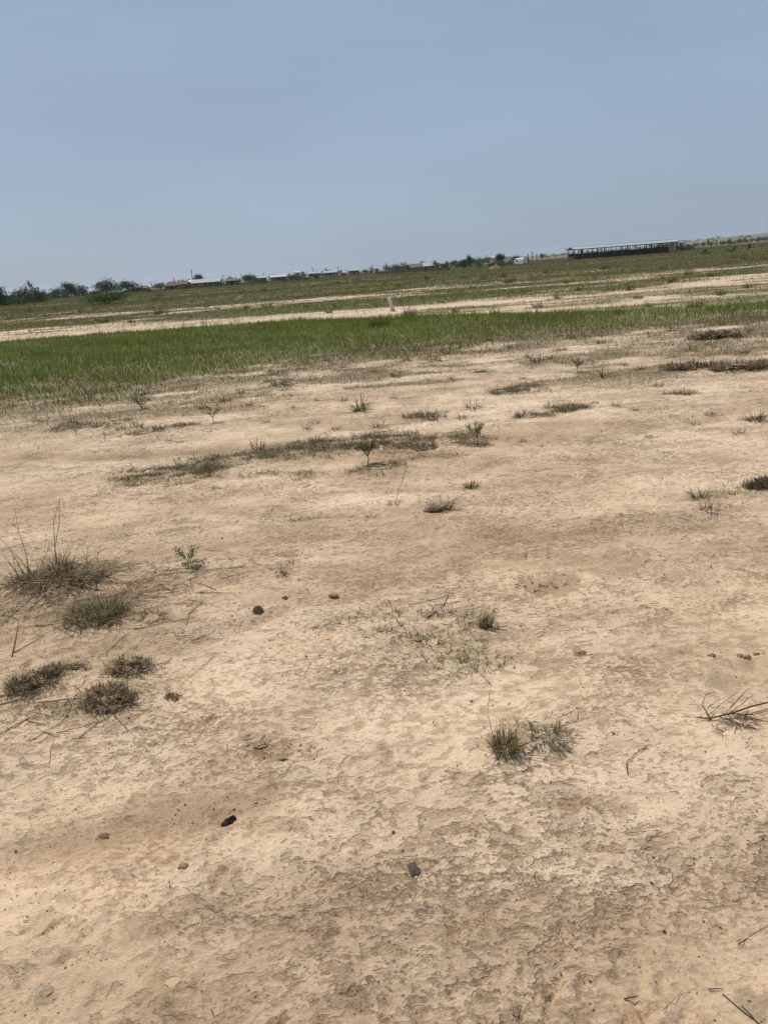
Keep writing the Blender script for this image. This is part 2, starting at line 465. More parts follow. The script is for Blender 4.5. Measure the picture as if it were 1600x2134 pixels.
M_TIMBER = simple_mat('dark_timber', (0.050, 0.040, 0.030), 0.9, 0.3, 6)
M_TIMBERP = simple_mat('pale_timber', (0.27, 0.215, 0.14), 0.9, 0.25, 6)
M_BOARD = simple_mat('old_board', (0.075, 0.060, 0.046), 0.95, 0.3, 2.5)
M_MUD = simple_mat('mud_wall', (0.20, 0.135, 0.085), 0.95, 0.2, 1.2)
M_MUDR = simple_mat('red_mud_wall', (0.19, 0.120, 0.085), 0.95, 0.2, 1.0)
M_PLASTER = simple_mat('plaster', (0.26, 0.215, 0.165), 0.9, 0.15, 1.0)
M_THATCH = simple_mat('thatch', (0.165, 0.115, 0.080), 0.98, 0.3, 2.5)
M_RUST = simple_mat('rusty_sheet', (0.150, 0.112, 0.085), 0.8, 0.35, 1.0)
M_DARK = simple_mat('dark_opening', (0.02, 0.018, 0.016), 0.9, 0.2, 2)
M_POLE = simple_mat('pole_timber', (0.085, 0.078, 0.070), 0.9, 0.2, 3)
M_WHITE = simple_mat('white_paint', (0.62, 0.62, 0.60), 0.45, 0.06, 1.5)
M_GLASS = simple_mat('vehicle_glass', (0.03, 0.035, 0.04), 0.15, 0.1, 2)
M_TYRE = simple_mat('tyre_rubber', (0.02, 0.02, 0.02), 0.9, 0.2, 5)
M_ORANGE = simple_mat('laterite_gravel', (0.33, 0.180, 0.095), 0.97, 0.25, 3.0, 0, 0.05)

# ------------------------------------------------------------------ mesh helpers
def np_mesh(name, V, Fc, col=None, smooth_=False):
    me = bpy.data.meshes.new(name)
    V = np.ascontiguousarray(V, np.float32); Fc = np.ascontiguousarray(Fc, np.int32)
    k = Fc.shape[1]
    me.vertices.add(len(V)); me.vertices.foreach_set('co', V.ravel())
    me.loops.add(Fc.size); me.loops.foreach_set('vertex_index', Fc.ravel())
    me.polygons.add(len(Fc)); me.polygons.foreach_set('loop_start', np.arange(0, Fc.size, k, dtype=np.int32))
    if smooth_: me.polygons.foreach_set('use_smooth', np.ones(len(Fc), bool))
    me.update(calc_edges=True)
    if col is not None:
        a = me.attributes.new('col', 'FLOAT_COLOR', 'POINT')
        c = np.ones((len(V), 4), np.float32); c[:, :3] = col
        a.data.foreach_set('color', c.ravel())
    return me

def link(name, me, mat=None, parent=None, loc=None, rz=None):
    o = bpy.data.objects.new(name, me)
    COL.objects.link(o)
    if mat is not None and not me.materials: me.materials.append(mat)
    if parent is not None: o.parent = parent
    if loc is not None: o.location = loc
    if rz is not None: o.rotation_euler = (0, 0, rz)
    return o

def tag(o, label, cat, group=None, kind=None):
    o['label'] = label
    if cat: o['category'] = cat
    if group: o['group'] = group
    if kind: o['kind'] = kind
    return o

def thing(name, label, cat, loc=(0, 0, 0), rz=0.0, group=None):
    o = bpy.data.objects.new(name, None)
    if cat in ('wall', 'pillar'): o['kind'] = 'thing'
    o.empty_display_size = 0.1
    COL.objects.link(o)
    o.location = loc; o.rotation_euler = (0, 0, rz)
    return tag(o, label, cat, group)

class MB:
    """collects simple solids into one mesh"""
    def __init__(s): s.v, s.f = [], []
    def add(s, v, f):
        b = len(s.v); s.v += [tuple(q) for q in v]; s.f += [tuple(i + b for i in q) for q in f]; return s
    def box(s, x0, x1, y0, y1, z0, z1):
        v = [(x, y, z) for z in (z0, z1) for (x, y) in ((x0, y0), (x1, y0), (x1, y1), (x0, y1))]
        return s.add(v, [(3, 2, 1, 0), (4, 5, 6, 7), (0, 1, 5, 4), (1, 2, 6, 5), (2, 3, 7, 6), (3, 0, 4, 7)])
    def tube(s, pts, radii, k=5):
        pts = [Vector(p) for p in pts]; v = []
        for i, p in enumerate(pts):
            d = (pts[min(i + 1, len(pts) - 1)] - pts[max(i - 1, 0)]).normalized()
            a = d.orthogonal().normalized(); b = d.cross(a)
            for j in range(k):
                t = 2 * math.pi * j / k
                v.append(p + (a * math.cos(t) + b * math.sin(t)) * radii[i])
        f = [(i * k + j, i * k + (j + 1) % k, (i + 1) * k + (j + 1) % k, (i + 1) * k + j) for i in range(len(pts) - 1) for j in range(k)]
        f.append(tuple(range(k))[::-1]); f.append(tuple((len(pts) - 1) * k + j for j in range(k)))
        return s.add(v, f)
    def mesh(s, name, smooth_=False):
        me = bpy.data.meshes.new(name); me.from_pydata(s.v, [], s.f); me.update()
        if smooth_:
            for q in me.polygons: q.use_smooth = True
        return me
    def build(s, name, mat, parent=None, loc=None, rz=None, smooth_=False):
        return link(name, s.mesh(name, smooth_), mat, parent, loc, rz)

def blades(base, az, length, lean, curve, width, col, seg=3, twist=None):
    """n grass blades as bent tapering strips; returns V, F(quads), C"""
    n = len(base)
    ts = np.linspace(0, 1, seg + 1)
    P = np.array(base, float).copy()
    hx, hy = np.cos(az), np.sin(az)
    tw = RNG.uniform(-0.8, 0.8, n) if twist is None else twist
    sx, sy = -np.sin(az + tw), np.cos(az + tw)
    V = np.zeros((n, seg + 1, 2, 3)); prev = 0
    for i, t in enumerate(ts):
        if i:
            th = lean + curve * (t + prev) / 2
            d = length * (t - prev)
            P = P + np.stack([np.sin(th) * hx * d, np.sin(th) * hy * d, np.cos(th) * d], 1)
        w = width * (1 - t ** 1.6) * 0.5 + width * 0.04
        off = np.stack([sx * w, sy * w, np.zeros(n)], 1)
        V[:, i, 0] = P - off; V[:, i, 1] = P + off
        prev = t
    idx = np.arange(n)[:, None] * (2 * (seg + 1)) + np.arange(seg)[None] * 2
    Fq = np.stack([idx, idx + 1, idx + 3, idx + 2], -1).reshape(-1, 4)
    C = np.repeat(col, 2 * (seg + 1), 0)
    return V.reshape(-1, 3), Fq, C

def join(parts):
    V, Fc, C, o = [], [], [], 0
    for v, f, c in parts:
        V.append(v); Fc.append(f + o); C.append(c); o += len(v)
    return np.concatenate(V), np.concatenate(Fc), np.concatenate(C)

GREEN = np.array([[0.080, 0.124, 0.011], [0.092, 0.138, 0.014], [0.068, 0.106, 0.010], [0.112, 0.146, 0.022], [0.078, 0.116, 0.014]])
OLIVE = np.array([[0.105, 0.108, 0.032], [0.140, 0.128, 0.046], [0.088, 0.094, 0.028], [0.175, 0.148, 0.066]])
DRYC = np.array([[0.210, 0.155, 0.088], [0.270, 0.200, 0.115], [0.155, 0.115, 0.068], [0.340, 0.255, 0.155], [0.120, 0.090, 0.056]])
DARKD = np.array([[0.105, 0.076, 0.048], [0.140, 0.103, 0.064], [0.078, 0.058, 0.038], [0.180, 0.135, 0.082]])
def pick(pal, n):
    return pal[RNG.integers(0, len(pal), n)] * RNG.uniform(0.8, 1.25, (n, 1))
def palmix(a, b, f, n):
    s = RNG.random(n) < f
    return np.where(s[:, None], pick(b, n), pick(a, n))

# ------------------------------------------------------------------ ground sheet
def axis(step0, lim, stages):
    out = [0.0]; x = 0.0
    while x < lim:
        s = step0
        for (a, k) in stages:
            if x >= a: s = k * x
        x += s; out.append(x)
    return np.array(out)
xa = axis(0.0098, 3900, [(1.4, 0.0075), (12, 0.016), (60, 0.04)])
gx = np.concatenate([-xa[:0:-1], xa])
ya = [-60, -25, -10, -4, -1.5, -0.5, 0.2, 0.6]
y = 0.85
while y < 4400:
    ya.append(y)
    y += 0.0085 * max(y, 1.15) if y < 12 else (0.012 * y if y < 60 else 0.028 * y)
gy = np.array(ya)
XX, YY = np.meshgrid(gx, gy)
sh = XX.shape
ZZ = H(XX.ravel(), YY.ravel()).reshape(sh)
gm, fm, mm = (q.reshape(sh) for q in cover(XX.ravel(), YY.ravel()))
damp = track_mask(XX.ravel(), YY.ravel(), 1.15)[0].reshape(sh)
greyf = np.zeros(sh)
nearm = (1 - smooth(6, 9, YY)) * (1 - smooth(4, 6, np.abs(XX)))
ZZ += (fbm(XX * 22, YY * 24, 3, 91) - 0.5) * 0.010 * nearm
rg = 1 - np.abs(2 * fbm(XX * 7, YY * 8.5, 3, 92) - 1)
ZZ += (smooth(0.80, 1.0, rg)) * 0.006 * nearm * smooth(0.42, 0.6, fbm(XX * 1.3, YY * 1.3, 2, 93))
broad_b = smooth(0.46, 0.68, fbm(XX * 0.7, YY * 1.5, 4, 95)) * (1 - smooth(9, 13, YY)) * 0.62
broad_b = np.maximum(broad_b, smooth(0.50, 0.66, fbm(XX * 1.1 + YY * .25, YY * 5.0, 4, 96)) * smooth(2.2, 4, YY) * (1 - smooth(10, 14, YY)) * 0.5)
damp = np.maximum(damp, broad_b)

def stamp(x, y, rx, ry, rot, fn):
    i0, i1 = np.searchsorted(gy, y - 1.8 * max(rx, ry)), np.searchsorted(gy, y + 1.8 * max(rx, ry))
    j0, j1 = np.searchsorted(gx, x - 1.8 * max(rx, ry)), np.searchsorted(gx, x + 1.8 * max(rx, ry))
    if i1 <= i0 or j1 <= j0: return
    S = (slice(i0, i1), slice(j0, j1))
    dx, dy = XX[S] - x, YY[S] - y
    a = (dx * math.cos(rot) + dy * math.sin(rot)) / rx
    b = (-dx * math.sin(rot) + dy * math.cos(rot)) / ry
    fn(S, a, b)

def hoof(x, y, r, rot, dep, arc=2.2, dampk=0.45):
    """trodden print: a crescent cut with a pushed-up edge"""
    def fn(S, a, b):
        q = np.hypot(a, b); th = np.arctan2(b, a)
        am = 1 - smooth(arc * 0.7, arc, np.abs(th))
        cut = np.exp(-((q - 0.85) / 0.16) ** 2) * am
        rim = np.exp(-((q - 1.15) / 0.16) ** 2) * am
        ZZ[S] += -dep * cut + dep * 0.8 * rim
        damp[S] = np.maximum(damp[S], dampk * cut)
    stamp(x, y, r, r * random.uniform(0.75, 1.1), rot, fn)

def hollow(u, v, wpx, hpx, dep, dk):
    x, y = G(u, v)
    rx = metres(wpx, y) / 2; ry = (G(u, v - hpx / 2)[1] - G(u, v + hpx / 2)[1]) / 2
    def fn(S, a, b):
        nn = fbm(XX[S] * 40, YY[S] * 40, 2, 7)
        q = np.hypot(a, b) + (nn - 0.5) * 0.7
        m = 1 - smooth(0.75, 1.05, q)
        ZZ[S] -= dep * m; damp[S] = np.maximum(damp[S], dk * m)
    stamp(x, y, rx, ry, 0, fn)

for k in range(330):
    y0 = 1.2 + 5.5 * random.random() ** 1.5
    hoof(random.uniform(-0.75, 0.75) * (y0 * 0.62 + 0.25), y0, random.uniform(0.025, 0.07), random.uniform(0, 6.28),
         random.uniform(0.003, 0.010), random.uniform(0.9, 2.6), random.uniform(0.15, 0.7))
for k in range(26):
    y0 = random.uniform(6.5, 12)
    hoof(random.uniform(-0.5, 0.5) * y0, y0, random.uniform(0.08, 0.14), random.uniform(0, 6.28), 0.02, 2.4, 0.5)
for (u, v, r, rot, arc) in [(1385, 1770, .055, 1.9, 1.5), (700, 1975, .055, 1.4, 1.9), (430, 1925, .06, 1.2, 1.8), (760, 1590, .06, 1.9, 1.7),
                            (830, 1545, .06, 0.4, 1.2), (1440, 1380, .09, 1.6, 1.6), (1250, 1790, .05, 1.0, 1.3), (990, 1060, .10, 1.5, 2.0), (190, 1120, .08, 1.5, 3.0)]:
    x0, y0 = G(u, v); hoof(x0, y0, r, rot, 0.005, arc, 0.7)
hollow(1190, 1678, 62, 42, 0.006, 0.9); hollow(1550, 1390, 66, 28, 0.008, 0.7); hollow(1080, 1733, 44, 34, 0.003, 0.6)
hollow(1290, 1690, 26, 56, 0.003, 0.6); hollow(1150, 1215, 150, 50, 0.010, 0.95); hollow(575, 1560, 150, 60, 0.004, 0.55)
hollow(240, 1000, 70, 14, 0.006, .4); hollow(700, 1240, 230, 40, 0.008, .6); hollow(1180, 1630, 60, 24, 0.002, .5)
def greys(u, v, wpx, hpx, k):
    x, y = G(u, v)
    rx = metres(wpx, y) / 2; ry = (G(u, v - hpx / 2)[1] - G(u, v + hpx / 2)[1]) / 2
    def fn(S, a, b): greyf[S] = np.maximum(greyf[S], k * (1 - smooth(0.3, 1.1, np.hypot(a, b))))
    stamp(x, y, rx, ry, 0, fn)
for a in [(95, 2070, 90, 50, 1.4), (1000, 1940, 110, 60, .9), (1180, 2030, 380, 150, .55), (1570, 2090, 120, 110, 1.2), (90, 1610, 230, 120, .6),
          (730, 2080, 130, 90, .8), (1500, 1430, 120, 50, .9), (380, 1090, 160, 60, .8), (1230, 915, 260, 50, .7), (1090, 1880, 110, 60, .7), (130, 1990, 160, 60, .4)]:
    greys(*a)

nI, nJ = sh
Vg = np.stack([XX, YY, ZZ], -1).reshape(-1, 3)
ii = (np.arange(nI - 1)[:, None] * nJ + np.arange(nJ - 1)[None]).reshape(-1)
Fg = np.stack([ii, ii + 1, ii + nJ + 1, ii + nJ], 1)
me = np_mesh('ground', Vg, Fg, None, True)
at = me.attributes.new('ground_mask', 'FLOAT_COLOR', 'POINT')
Cg = np.stack([np.clip(np.maximum(gm, 0.8 * mm), 0, 1), np.clip(damp, 0, 1), np.clip(greyf, 0, 1.5), np.clip(fm, 0, 1)], -1)
at.data.foreach_set('color', Cg.astype(np.float32).ravel())
at2 = me.attributes.new('loose_sand', 'FLOAT', 'POINT')
loose = smooth(5.5, 8.5, YY + (fbm(XX * .5, YY * .5, 3, 98) - .5) * 5) * (0.45 + 0.55 * smooth(0.40, 0.58, fbm(XX * 0.6, YY * 1.6, 4, 97)))
at2.data.foreach_set('value', loose.astype(np.float32).ravel())
ground = link('ground', me, M_SOIL)
tag(ground, 'bare sandy plain with wheel tracks and worn grass', 'ground', kind='structure')

#@@PART2
# ------------------------------------------------------------------ ground cover (uncountable)
def scatter(n, x0, x1, y0, y1, field, gain=1.0, widen=3.0):
    x = RNG.uniform(x0, x1, n); y_ = RNG.uniform(y0, y1, n)
    k = np.abs(x) < 0.56 * y_ + widen
    x, y_ = x[k], y_[k]
    p = cover(x, y_)[field] * gain
    k = RNG.random(len(x)) < p
    return x[k], y_[k]

# lush strip
gxs, gys = scatter(300000, -21, 16, 10.0, 32, 0)
n = len(gxs)
cl = fbm(gxs * 1.6, gys * 1.6, 3, 121)
ln = RNG.uniform(0.08, 0.20, n) * (0.55 + 0.9 * cl) * (0.55 + 0.45 * smooth(0, 3.5, gys - np.interp(gxs, lo_x, lo_y)))
tall = RNG.random(n) < 0.012
ln = np.where(tall, ln * 1.9, ln) * (0.65 + 0.75 * fbm(gxs * 0.45, gys * 0.7, 3, 123))
yel = RNG.random(n) < 0.07 + 0.35 * smooth(0.5, 0.68, fbm(gxs * 0.5, gys * 0.8, 3, 133))
col = np.where(yel[:, None], pick(OLIVE, n) * 1.15, pick(GREEN, n) * 1.38) * (0.70 + 0.6 * fbm(gxs * 0.8, gys * 0.8, 2, 131))[:, None]
edge = 1 - smooth(0.5, 3.5, gys - np.interp(gxs, lo_x, lo_y))
dry = RNG.random(n) < 0.07 + 0.30 * edge
col = np.where(dry[:, None], palmix(OLIVE, DRYC, 0.35, n), col)
col = np.where(tall[:, None], pick(OLIVE, n) * 1.2, col)
base = np.stack([gxs, gys, H(gxs, gys) - 0.01], 1)
V, Fq, C = blades(base, RNG.uniform(0, 6.28, n), ln, RNG.uniform(0.05, 0.95, n), RNG.uniform(0.1, 1.1, n), RNG.uniform(0.008, 0.016, n), col, 2)
tag(link('green_grass', np_mesh('green_grass', V, Fq, C), M_VEG), 'dense strip of fresh green grass across the plain', 'grass', kind='stuff')

# sparse field grass behind the strip
parts = []
for (nn, y0, y1, wd, lnm) in ((70000, 18.5, 34, 0.013, 0.10), (100000, 33, 62, 0.022, 0.13), (90000, 60, 115, 0.045, 0.17), (70000, 112, 210, 0.09, 0.22), (80000, 205, 430, 0.20, 0.34)):
    fx, fy = scatter(nn, -0.58 * y1, 0.58 * y1, y0, y1, 1)
    n = len(fx)
    fx = np.repeat(fx, 2) + RNG.normal(0, wd * 2, 2 * n); fy = np.repeat(fy, 2) + RNG.normal(0, wd * 2, 2 * n)
    m_ = 2 * n
    g2 = smooth(36, 38, fy) * (1 - smooth(44, 47, fy)) * smooth(-6, -2, fx) * (1 - smooth(7, 13, fx))
    c_ = np.where((RNG.random(m_) < 0.25 + 0.6 * g2)[:, None], pick(GREEN, m_) * 1.1, palmix(OLIVE, DRYC, 0.32, m_))
    parts.append(blades(np.stack([fx, fy, H(fx, fy) - 0.02], 1), RNG.uniform(0, 6.28, m_), RNG.uniform(0.5, 1.3, m_) * lnm,
                        RNG.uniform(0.1, 0.9, m_), RNG.uniform(0, 0.6, m_), wd * RNG.uniform(0.6, 1.3, m_), c_, 1))
V, Fq, C = join(parts)
tag(link('field_grass', np_mesh('field_grass', V, Fq, C), M_VEG), 'sparse olive grass of the open field behind the track', 'grass', kind='stuff')

# dry mats and stragglers in front of the strip
mx_, my_ = scatter(330000, -9, 11, 7.5, 17, 2, 0.9, 1.5)
px_, py_ = [mx_], [my_]
for (a_, b_, rx, ry_, s_) in MAT_PATCHES:
    if b_ > 9.5: continue
    k_ = int(min(14000, 4 * rx * ry_ * 1.7 * 7000))
    xx, yy = RNG.uniform(a_ - 1.3 * rx, a_ + 1.3 * rx, k_), RNG.uniform(b_ - 1.3 * ry_, b_ + 1.3 * ry_, k_)
    q_ = RNG.random(k_) < cover(xx, yy)[2]
    px_.append(xx[q_]); py_.append(yy[q_])
mx_, my_ = np.concatenate(px_), np.concatenate(py_)
n = len(mx_)
lie = RNG.random(n) < 0.80
hscale = 0.55 + 0.06 * my_
greenish = smooth(0.42, 0.62, fbm(mx_ * 0.9, my_ * 0.9, 2, 141)) * 0.28
c_ = np.where((RNG.random(n) < greenish)[:, None], palmix(OLIVE, GREEN, 0.25, n), palmix(DRYC, DARKD, 0.6, n))
V, Fq, C = blades(np.stack([mx_, my_, H(mx_, my_) - 0.002], 1), RNG.uniform(0, 6.28, n), RNG.uniform(0.025, 0.075, n) * hscale,
                  np.where(lie, RNG.uniform(1.25, 1.52, n), RNG.uniform(0.3, 1.1, n)), np.where(lie, RNG.uniform(-0.15, 0.1, n), RNG.uniform(0, 0.5, n)),
                  RNG.uniform(0.0030, 0.0062, n) * hscale, c_, 2)
tag(link('dry_grass_mat', np_mesh('dry_grass_mat', V, Fq, C), M_DRY), 'thin mats of withered short grass lying on the sand', 'grass', kind='stuff')

# bits of dead grass blown over the sand
lx = RNG.uniform(-8, 9, 190000); ly = RNG.uniform(1.2, 14, 190000)
k_ = np.abs(lx) < 0.56 * ly + 0.8
lx, ly = lx[k_], ly[k_]
pr = (smooth(0.49, 0.68, fbm(lx * 1.4, ly * 3.0, 4, 161)) * 1.0 + 0.08) * smooth(1.0, 5.5, ly) + 0.02
k_ = RNG.random(len(lx)) < pr
lx, ly = lx[k_], ly[k_]
n = len(lx)
V, Fq, C = blades(np.stack([lx, ly, H(lx, ly) + 0.0015], 1), np.where(RNG.random(n) < .6, RNG.normal(0.15, .5, n), RNG.uniform(0, 6.28, n)), RNG.uniform(0.008, 0.045, n) * (0.6 + 0.09 * ly),
                  RNG.uniform(1.25, 1.56, n), RNG.uniform(-0.1, 0.1, n), RNG.uniform(0.0016, 0.005, n) * (0.5 + 0.10 * ly), palmix(DARKD, DRYC, 0.45, n), 2)
tag(link('plant_litter', np_mesh('plant_litter', V, Fq, C), M_DRY), 'bits of dead grass blown thinly over the sand', 'litter', kind='stuff')

# soil crumbs and grains on the crust
def crumb_field(n):
    x_, y_, s_ = [], [], []
    yy = 1.0 + 9.0 * RNG.random(n * 2) ** 1.7
    xx = RNG.uniform(-1, 1, n * 2) * (0.6 * yy + 0.4)
    k = RNG.random(n * 2) < 0.15 + 0.85 * smooth(0.48, 0.66, fbm(xx * 1.9, yy * 2.6, 3, 151))
    xx, yy = xx[k][:n], yy[k][:n]
    y2 = RNG.uniform(3.5, 13, 9000); x2 = RNG.uniform(-1, 1, 9000) * (0.58 * y2 + 0.4)
    k = RNG.random(9000) < smooth(0.46, 0.70, fbm(x2 * 1.2, y2 * 2.6, 4, 153))
    xx = np.concatenate([xx, x2[k]]); yy = np.concatenate([yy, y2[k]])
    # rubble where the crust is broken
    for (u, v, w, q, m_) in [(565, 1552, 40, 14, 40), (680, 1560, 20, 14, 20), (690, 1300, 160, 26, 160), (1150, 1215, 60, 14, 150), (560, 1280, 40, 20, 40),
                             (230, 1455, 70, 26, 140), (90, 1420, 60, 30, 130), (400, 1660, 60, 20, 60), (440, 1690, 70, 26, 80), (1440, 1780, 60, 20, 50),
                             (1480, 1070, 70, 16, 60), (1330, 1020, 60, 12, 40), (1120, 1025, 60, 8, 40), (880, 1290, 90, 26, 160), (1000, 1390, 60, 26, 80)]:
        uu, vv = RNG.normal(u, w, m_), RNG.normal(v, q, m_)
        g = np.array([G(a, b) for a, b in zip(uu, vv)])
        xx = np.concatenate([xx, g[:, 0]]); yy = np.concatenate([yy, g[:, 1]])
    return xx, yy
cx_, cy_ = crumb_field(7000)
n = len(cx_)
OCT = np.array([[1, 0, 0], [0.2, 0.9, 0], [-0.9, 0.2, 0], [-0.1, -1, 0], [0.1, 0.1, 0.8], [0, 0, -0.5]])
OF = np.array([[0, 1, 4], [1, 2, 4], [2, 3, 4], [3, 0, 4], [1, 0, 5], [2, 1, 5], [3, 2, 5], [0, 3, 5]])
sz = 0.0012 + 0.0050 * RNG.random(n) ** 5
sz = sz * (0.7 + 0.16 * cy_)
th = RNG.uniform(0, 6.28, n)
st = RNG.uniform(0.5, 1.0, n)
O = OCT[None] * RNG.uniform(0.7, 1.3, (n, 6, 1)) * sz[:, None, None]
O[:, :, 1] *= st[:, None]
O[:, :, 2] *= 0.5
X_ = O[:, :, 0] * np.cos(th)[:, None] - O[:, :, 1] * np.sin(th)[:, None]
Y_ = O[:, :, 0] * np.sin(th)[:, None] + O[:, :, 1] * np.cos(th)[:, None]
hh_ = H(cx_, cy_)
V = np.stack([X_ + cx_[:, None], Y_ + cy_[:, None], O[:, :, 2] + hh_[:, None] + 0.001], -1).reshape(-1, 3)
Ft = (OF[None] + (np.arange(n) * 6)[:, None, None]).reshape(-1, 3)
tag(link('soil_crumbs', np_mesh('soil_crumbs', V, Ft), M_CRUMB), 'loose brown soil crumbs strewn over the crusted sand', 'soil crumbs', kind='stuff')

# ------------------------------------------------------------------ foreground plants
def tuft_mesh(name, n, length, spread, lean=(0.1, 0.9), curve=(0.1, 0.7), width=0.004, pal=OLIVE, pal2=None, mixf=0.3, seg=3, aspect=1.0, az=None, tangle=False):
    r = spread * np.sqrt(RNG.random(n)); t = RNG.uniform(0, 6.28, n)
    bx, by = r * np.cos(t), r * np.sin(t) * aspect
    a = t + RNG.normal(0, 0.7, n) if az is None else RNG.normal(az[0], az[1], n)
    if tangle: a = RNG.uniform(0, 6.28, n)
    le = RNG.uniform(lean[0], lean[1], n)
    ln = RNG.uniform(0.45, 1.0, n) * length
    c = pick(pal, n) if pal2 is None else palmix(pal, pal2, mixf, n)
    V, Fq, C = blades(np.stack([bx, by, np.full(n, -0.004)], 1), a, ln, le, RNG.uniform(curve[0], curve[1], n), width * RNG.uniform(0.6, 1.3, n), c, seg)
    V[:, 2] = np.maximum(V[:, 2], 0.001 * RNG.random(len(V)) - 0.003)
    return np_mesh(name, V, Fq, C)

def plant(name, label, cat, u, v, me, mat=None, group=None, part='blades', rz=0.0):
    x, y_, z = GH(u, v)
    t = thing(name, label, cat, (x, y_, z), rz, group)
    link(part, me, mat or M_DRY, t)
    return t

def stalks(parent, specs, mat, name='stalk', rad=0.0022):
    """specs: list of (base offset xyz, tip offset xyz); each stalk is its own part"""
    for (b, tip) in specs:
        b, tip = Vector(b), Vector(tip)
        d = tip - b; s = d.orthogonal().normalized() * d.length * random.uniform(-0.06, 0.06)
        s2 = Vector((random.uniform(-1, 1), random.uniform(-1, 1), 0)) * d.length * 0.02
        MB().tube([b, b + d * 0.3 + s + s2, b + d * 0.65 + s * 0.8 - s2, tip], [rad, rad * 0.9, rad * 0.7, rad * 0.35], 5).build(name, mat, parent)

def off(u0, v0, u1, v1, up=0.0):
    """ground offset from pixel 0 to pixel 1"""
    a, b = G(u0, v0), G(u1, v1)
    return (b[0] - a[0], b[1] - a[1], up)

def rise(u0, v0, u1, v1):
    """offset of a stalk tip that shows at pixel 1 and stands upright over about the base's distance"""
    x, y_ = G(u0, v0)
    d = ray(u1, v1); t = y_ / d[1]
    return (d[0] * t - x, 0.0, CAM_H + d[2] * t)

# big heap of collapsed straw
t = plant('dry_grass_clump', 'large collapsed heap of grey-brown dry grass with tall bare stalks', 'grass clump', 120, 1205,
          tuft_mesh('straw_heap', 520, 0.36, 0.27, (1.15, 1.54), (-0.12, 0.12), 0.0046, DRYC * 1.15, DARKD, 0.3, 3, 0.65, None, True), part='collapsed_blades')
link('crown', tuft_mesh('crown_blades', 130, 0.13, 0.07, (0.1, 1.0), (0.0, 0.5), 0.0034, DARKD, OLIVE, 0.25), M_DRY, t, (0.0, 0.06, 0.02))
link('crown', tuft_mesh('crown_blades', 90, 0.12, 0.07, (0.3, 1.3), (0.0, 0.4), 0.0034, DARKD, DRYC, 0.5), M_DRY, t, (-0.18, 0.0, 0.01))
stalks(t, [(off(120, 1205, 118, 1180), rise(120, 1205, 127, 1035)), (off(120, 1205, 121, 1182), rise(120, 1205, 124, 1042)),
           (off(120, 1205, 60, 1195), rise(120, 1205, 32, 1062)), (off(120, 1205, 50, 1200), rise(120, 1205, -4, 1118)),
           (off(120, 1205, 42, 1205), rise(120, 1205, 2, 1155)), (off(120, 1205, 85, 1185), rise(120, 1205, 103, 1128)),
           (off(120, 1205, 66, 1192), rise(120, 1205, 26, 1150))], M_STRAWD)
# spreading half-green clump in front of it
t = plant('grass_clump', 'low spreading half-green grass clump in front of the collapsed straw heap', 'grass clump', 200, 1280,
          tuft_mesh('spreading_blades', 300, 0.15, 0.15, (0.6, 1.5), (0.0, 0.4), 0.0042, OLIVE * 1.2, DRYC, 0.55, 3, 0.7, None, True), M_DRY)
link('dry_fringe', tuft_mesh('dry_fringe', 260, 0.26, 0.18, (1.3, 1.55), (-0.1, 0.1), 0.0036, DRYC * 1.1, DARKD, 0.35, 2, 0.7, None, True), M_DRY, t)
link('crown', tuft_mesh('green_crown', 110, 0.11, 0.08, (0.2, 1.1), (0.1, 0.6), 0.0036, OLIVE, DARKD, 0.3), M_VEG, t, (0.06, 0.0, 0.01))
plant('grass_clump', 'flattened brown grass clump right of the half-green spreading clump', 'grass clump', 318, 1285,
      tuft_mesh('flat_clump', 110, 0.08, 0.06, (0.9, 1.5), (0, .3), 0.003, DARKD, DRYC, 0.4, 2))
plant('grass_clump', 'small dry grass clump behind the straw heap, trailing a flat stem', 'grass clump', 215, 1183,
      tuft_mesh('behind_clump', 80, 0.10, 0.06, (0.7, 1.5), (0, .3), 0.003, DARKD, DRYC, 0.5, 2))

# uprooted sods of dead grass
def lump_mesh(name, rx, ry, rz_, seed, sub=3, rough=0.35, freq=2.2):
    bm = bmesh.new()
    bmesh.ops.create_icosphere(bm, subdivisions=sub, radius=1.0)
    for v in bm.verts:
        p = np.array(v.co)
        k = 1 + rough * (float(fbm(np.array([p[0] * freq + p[2] * 1.7 + seed]), np.array([p[1] * freq - p[2] * 1.3 + seed * 1.7]), 3, seed)[0]) - 0.5) * 2
        v.co = Vector((p[0] * rx * k, p[1] * ry * k, p[2] * rz_ * k if p[2] > 0 else p[2] * rz_ * 0.45))
    me = bpy.data.meshes.new(name); bm.to_mesh(me); bm.free()
    return me

def cap_stems(name, n, rx, ry, rz_, length, width, pal, pal2, mixf):
    """dead stems rooted all over the top of a low dome"""
    r = np.sqrt(RNG.random(n)) * 1.02; t = RNG.uniform(0, 6.28, n)
    bx, by = r * np.cos(t), r * np.sin(t)
    r = r * (0.55 + 0.9 * fbm(np.cos(t) * 1.6 + n, np.sin(t) * 1.6 + n * .37, 2, 5))
    bx, by = r * np.cos(t), r * np.sin(t)
    keep = fbm(bx * 2.6 + n, by * 2.6 - n, 2, 6) > 0.43
    bx, by, r, t = bx[keep], by[keep], r[keep], t[keep]; n = len(bx)
    bz = np.sqrt(np.maximum(0, 1 - r * r)) * rz_ * 0.8
    c = palmix(pal, pal2, mixf, n)
    V, Fq, C = blades(np.stack([bx * rx, by * ry, bz], 1), RNG.uniform(0, 6.28, n), RNG.uniform(0.25, 1.0, n) * length,
                      np.clip(RNG.normal(1.05, 0.42, n), 0, 1.6), RNG.uniform(-0.4, 0.4, n), width * RNG.uniform(0.6, 1.3, n), c, 2)
    return np_mesh(name, V, Fq, C)

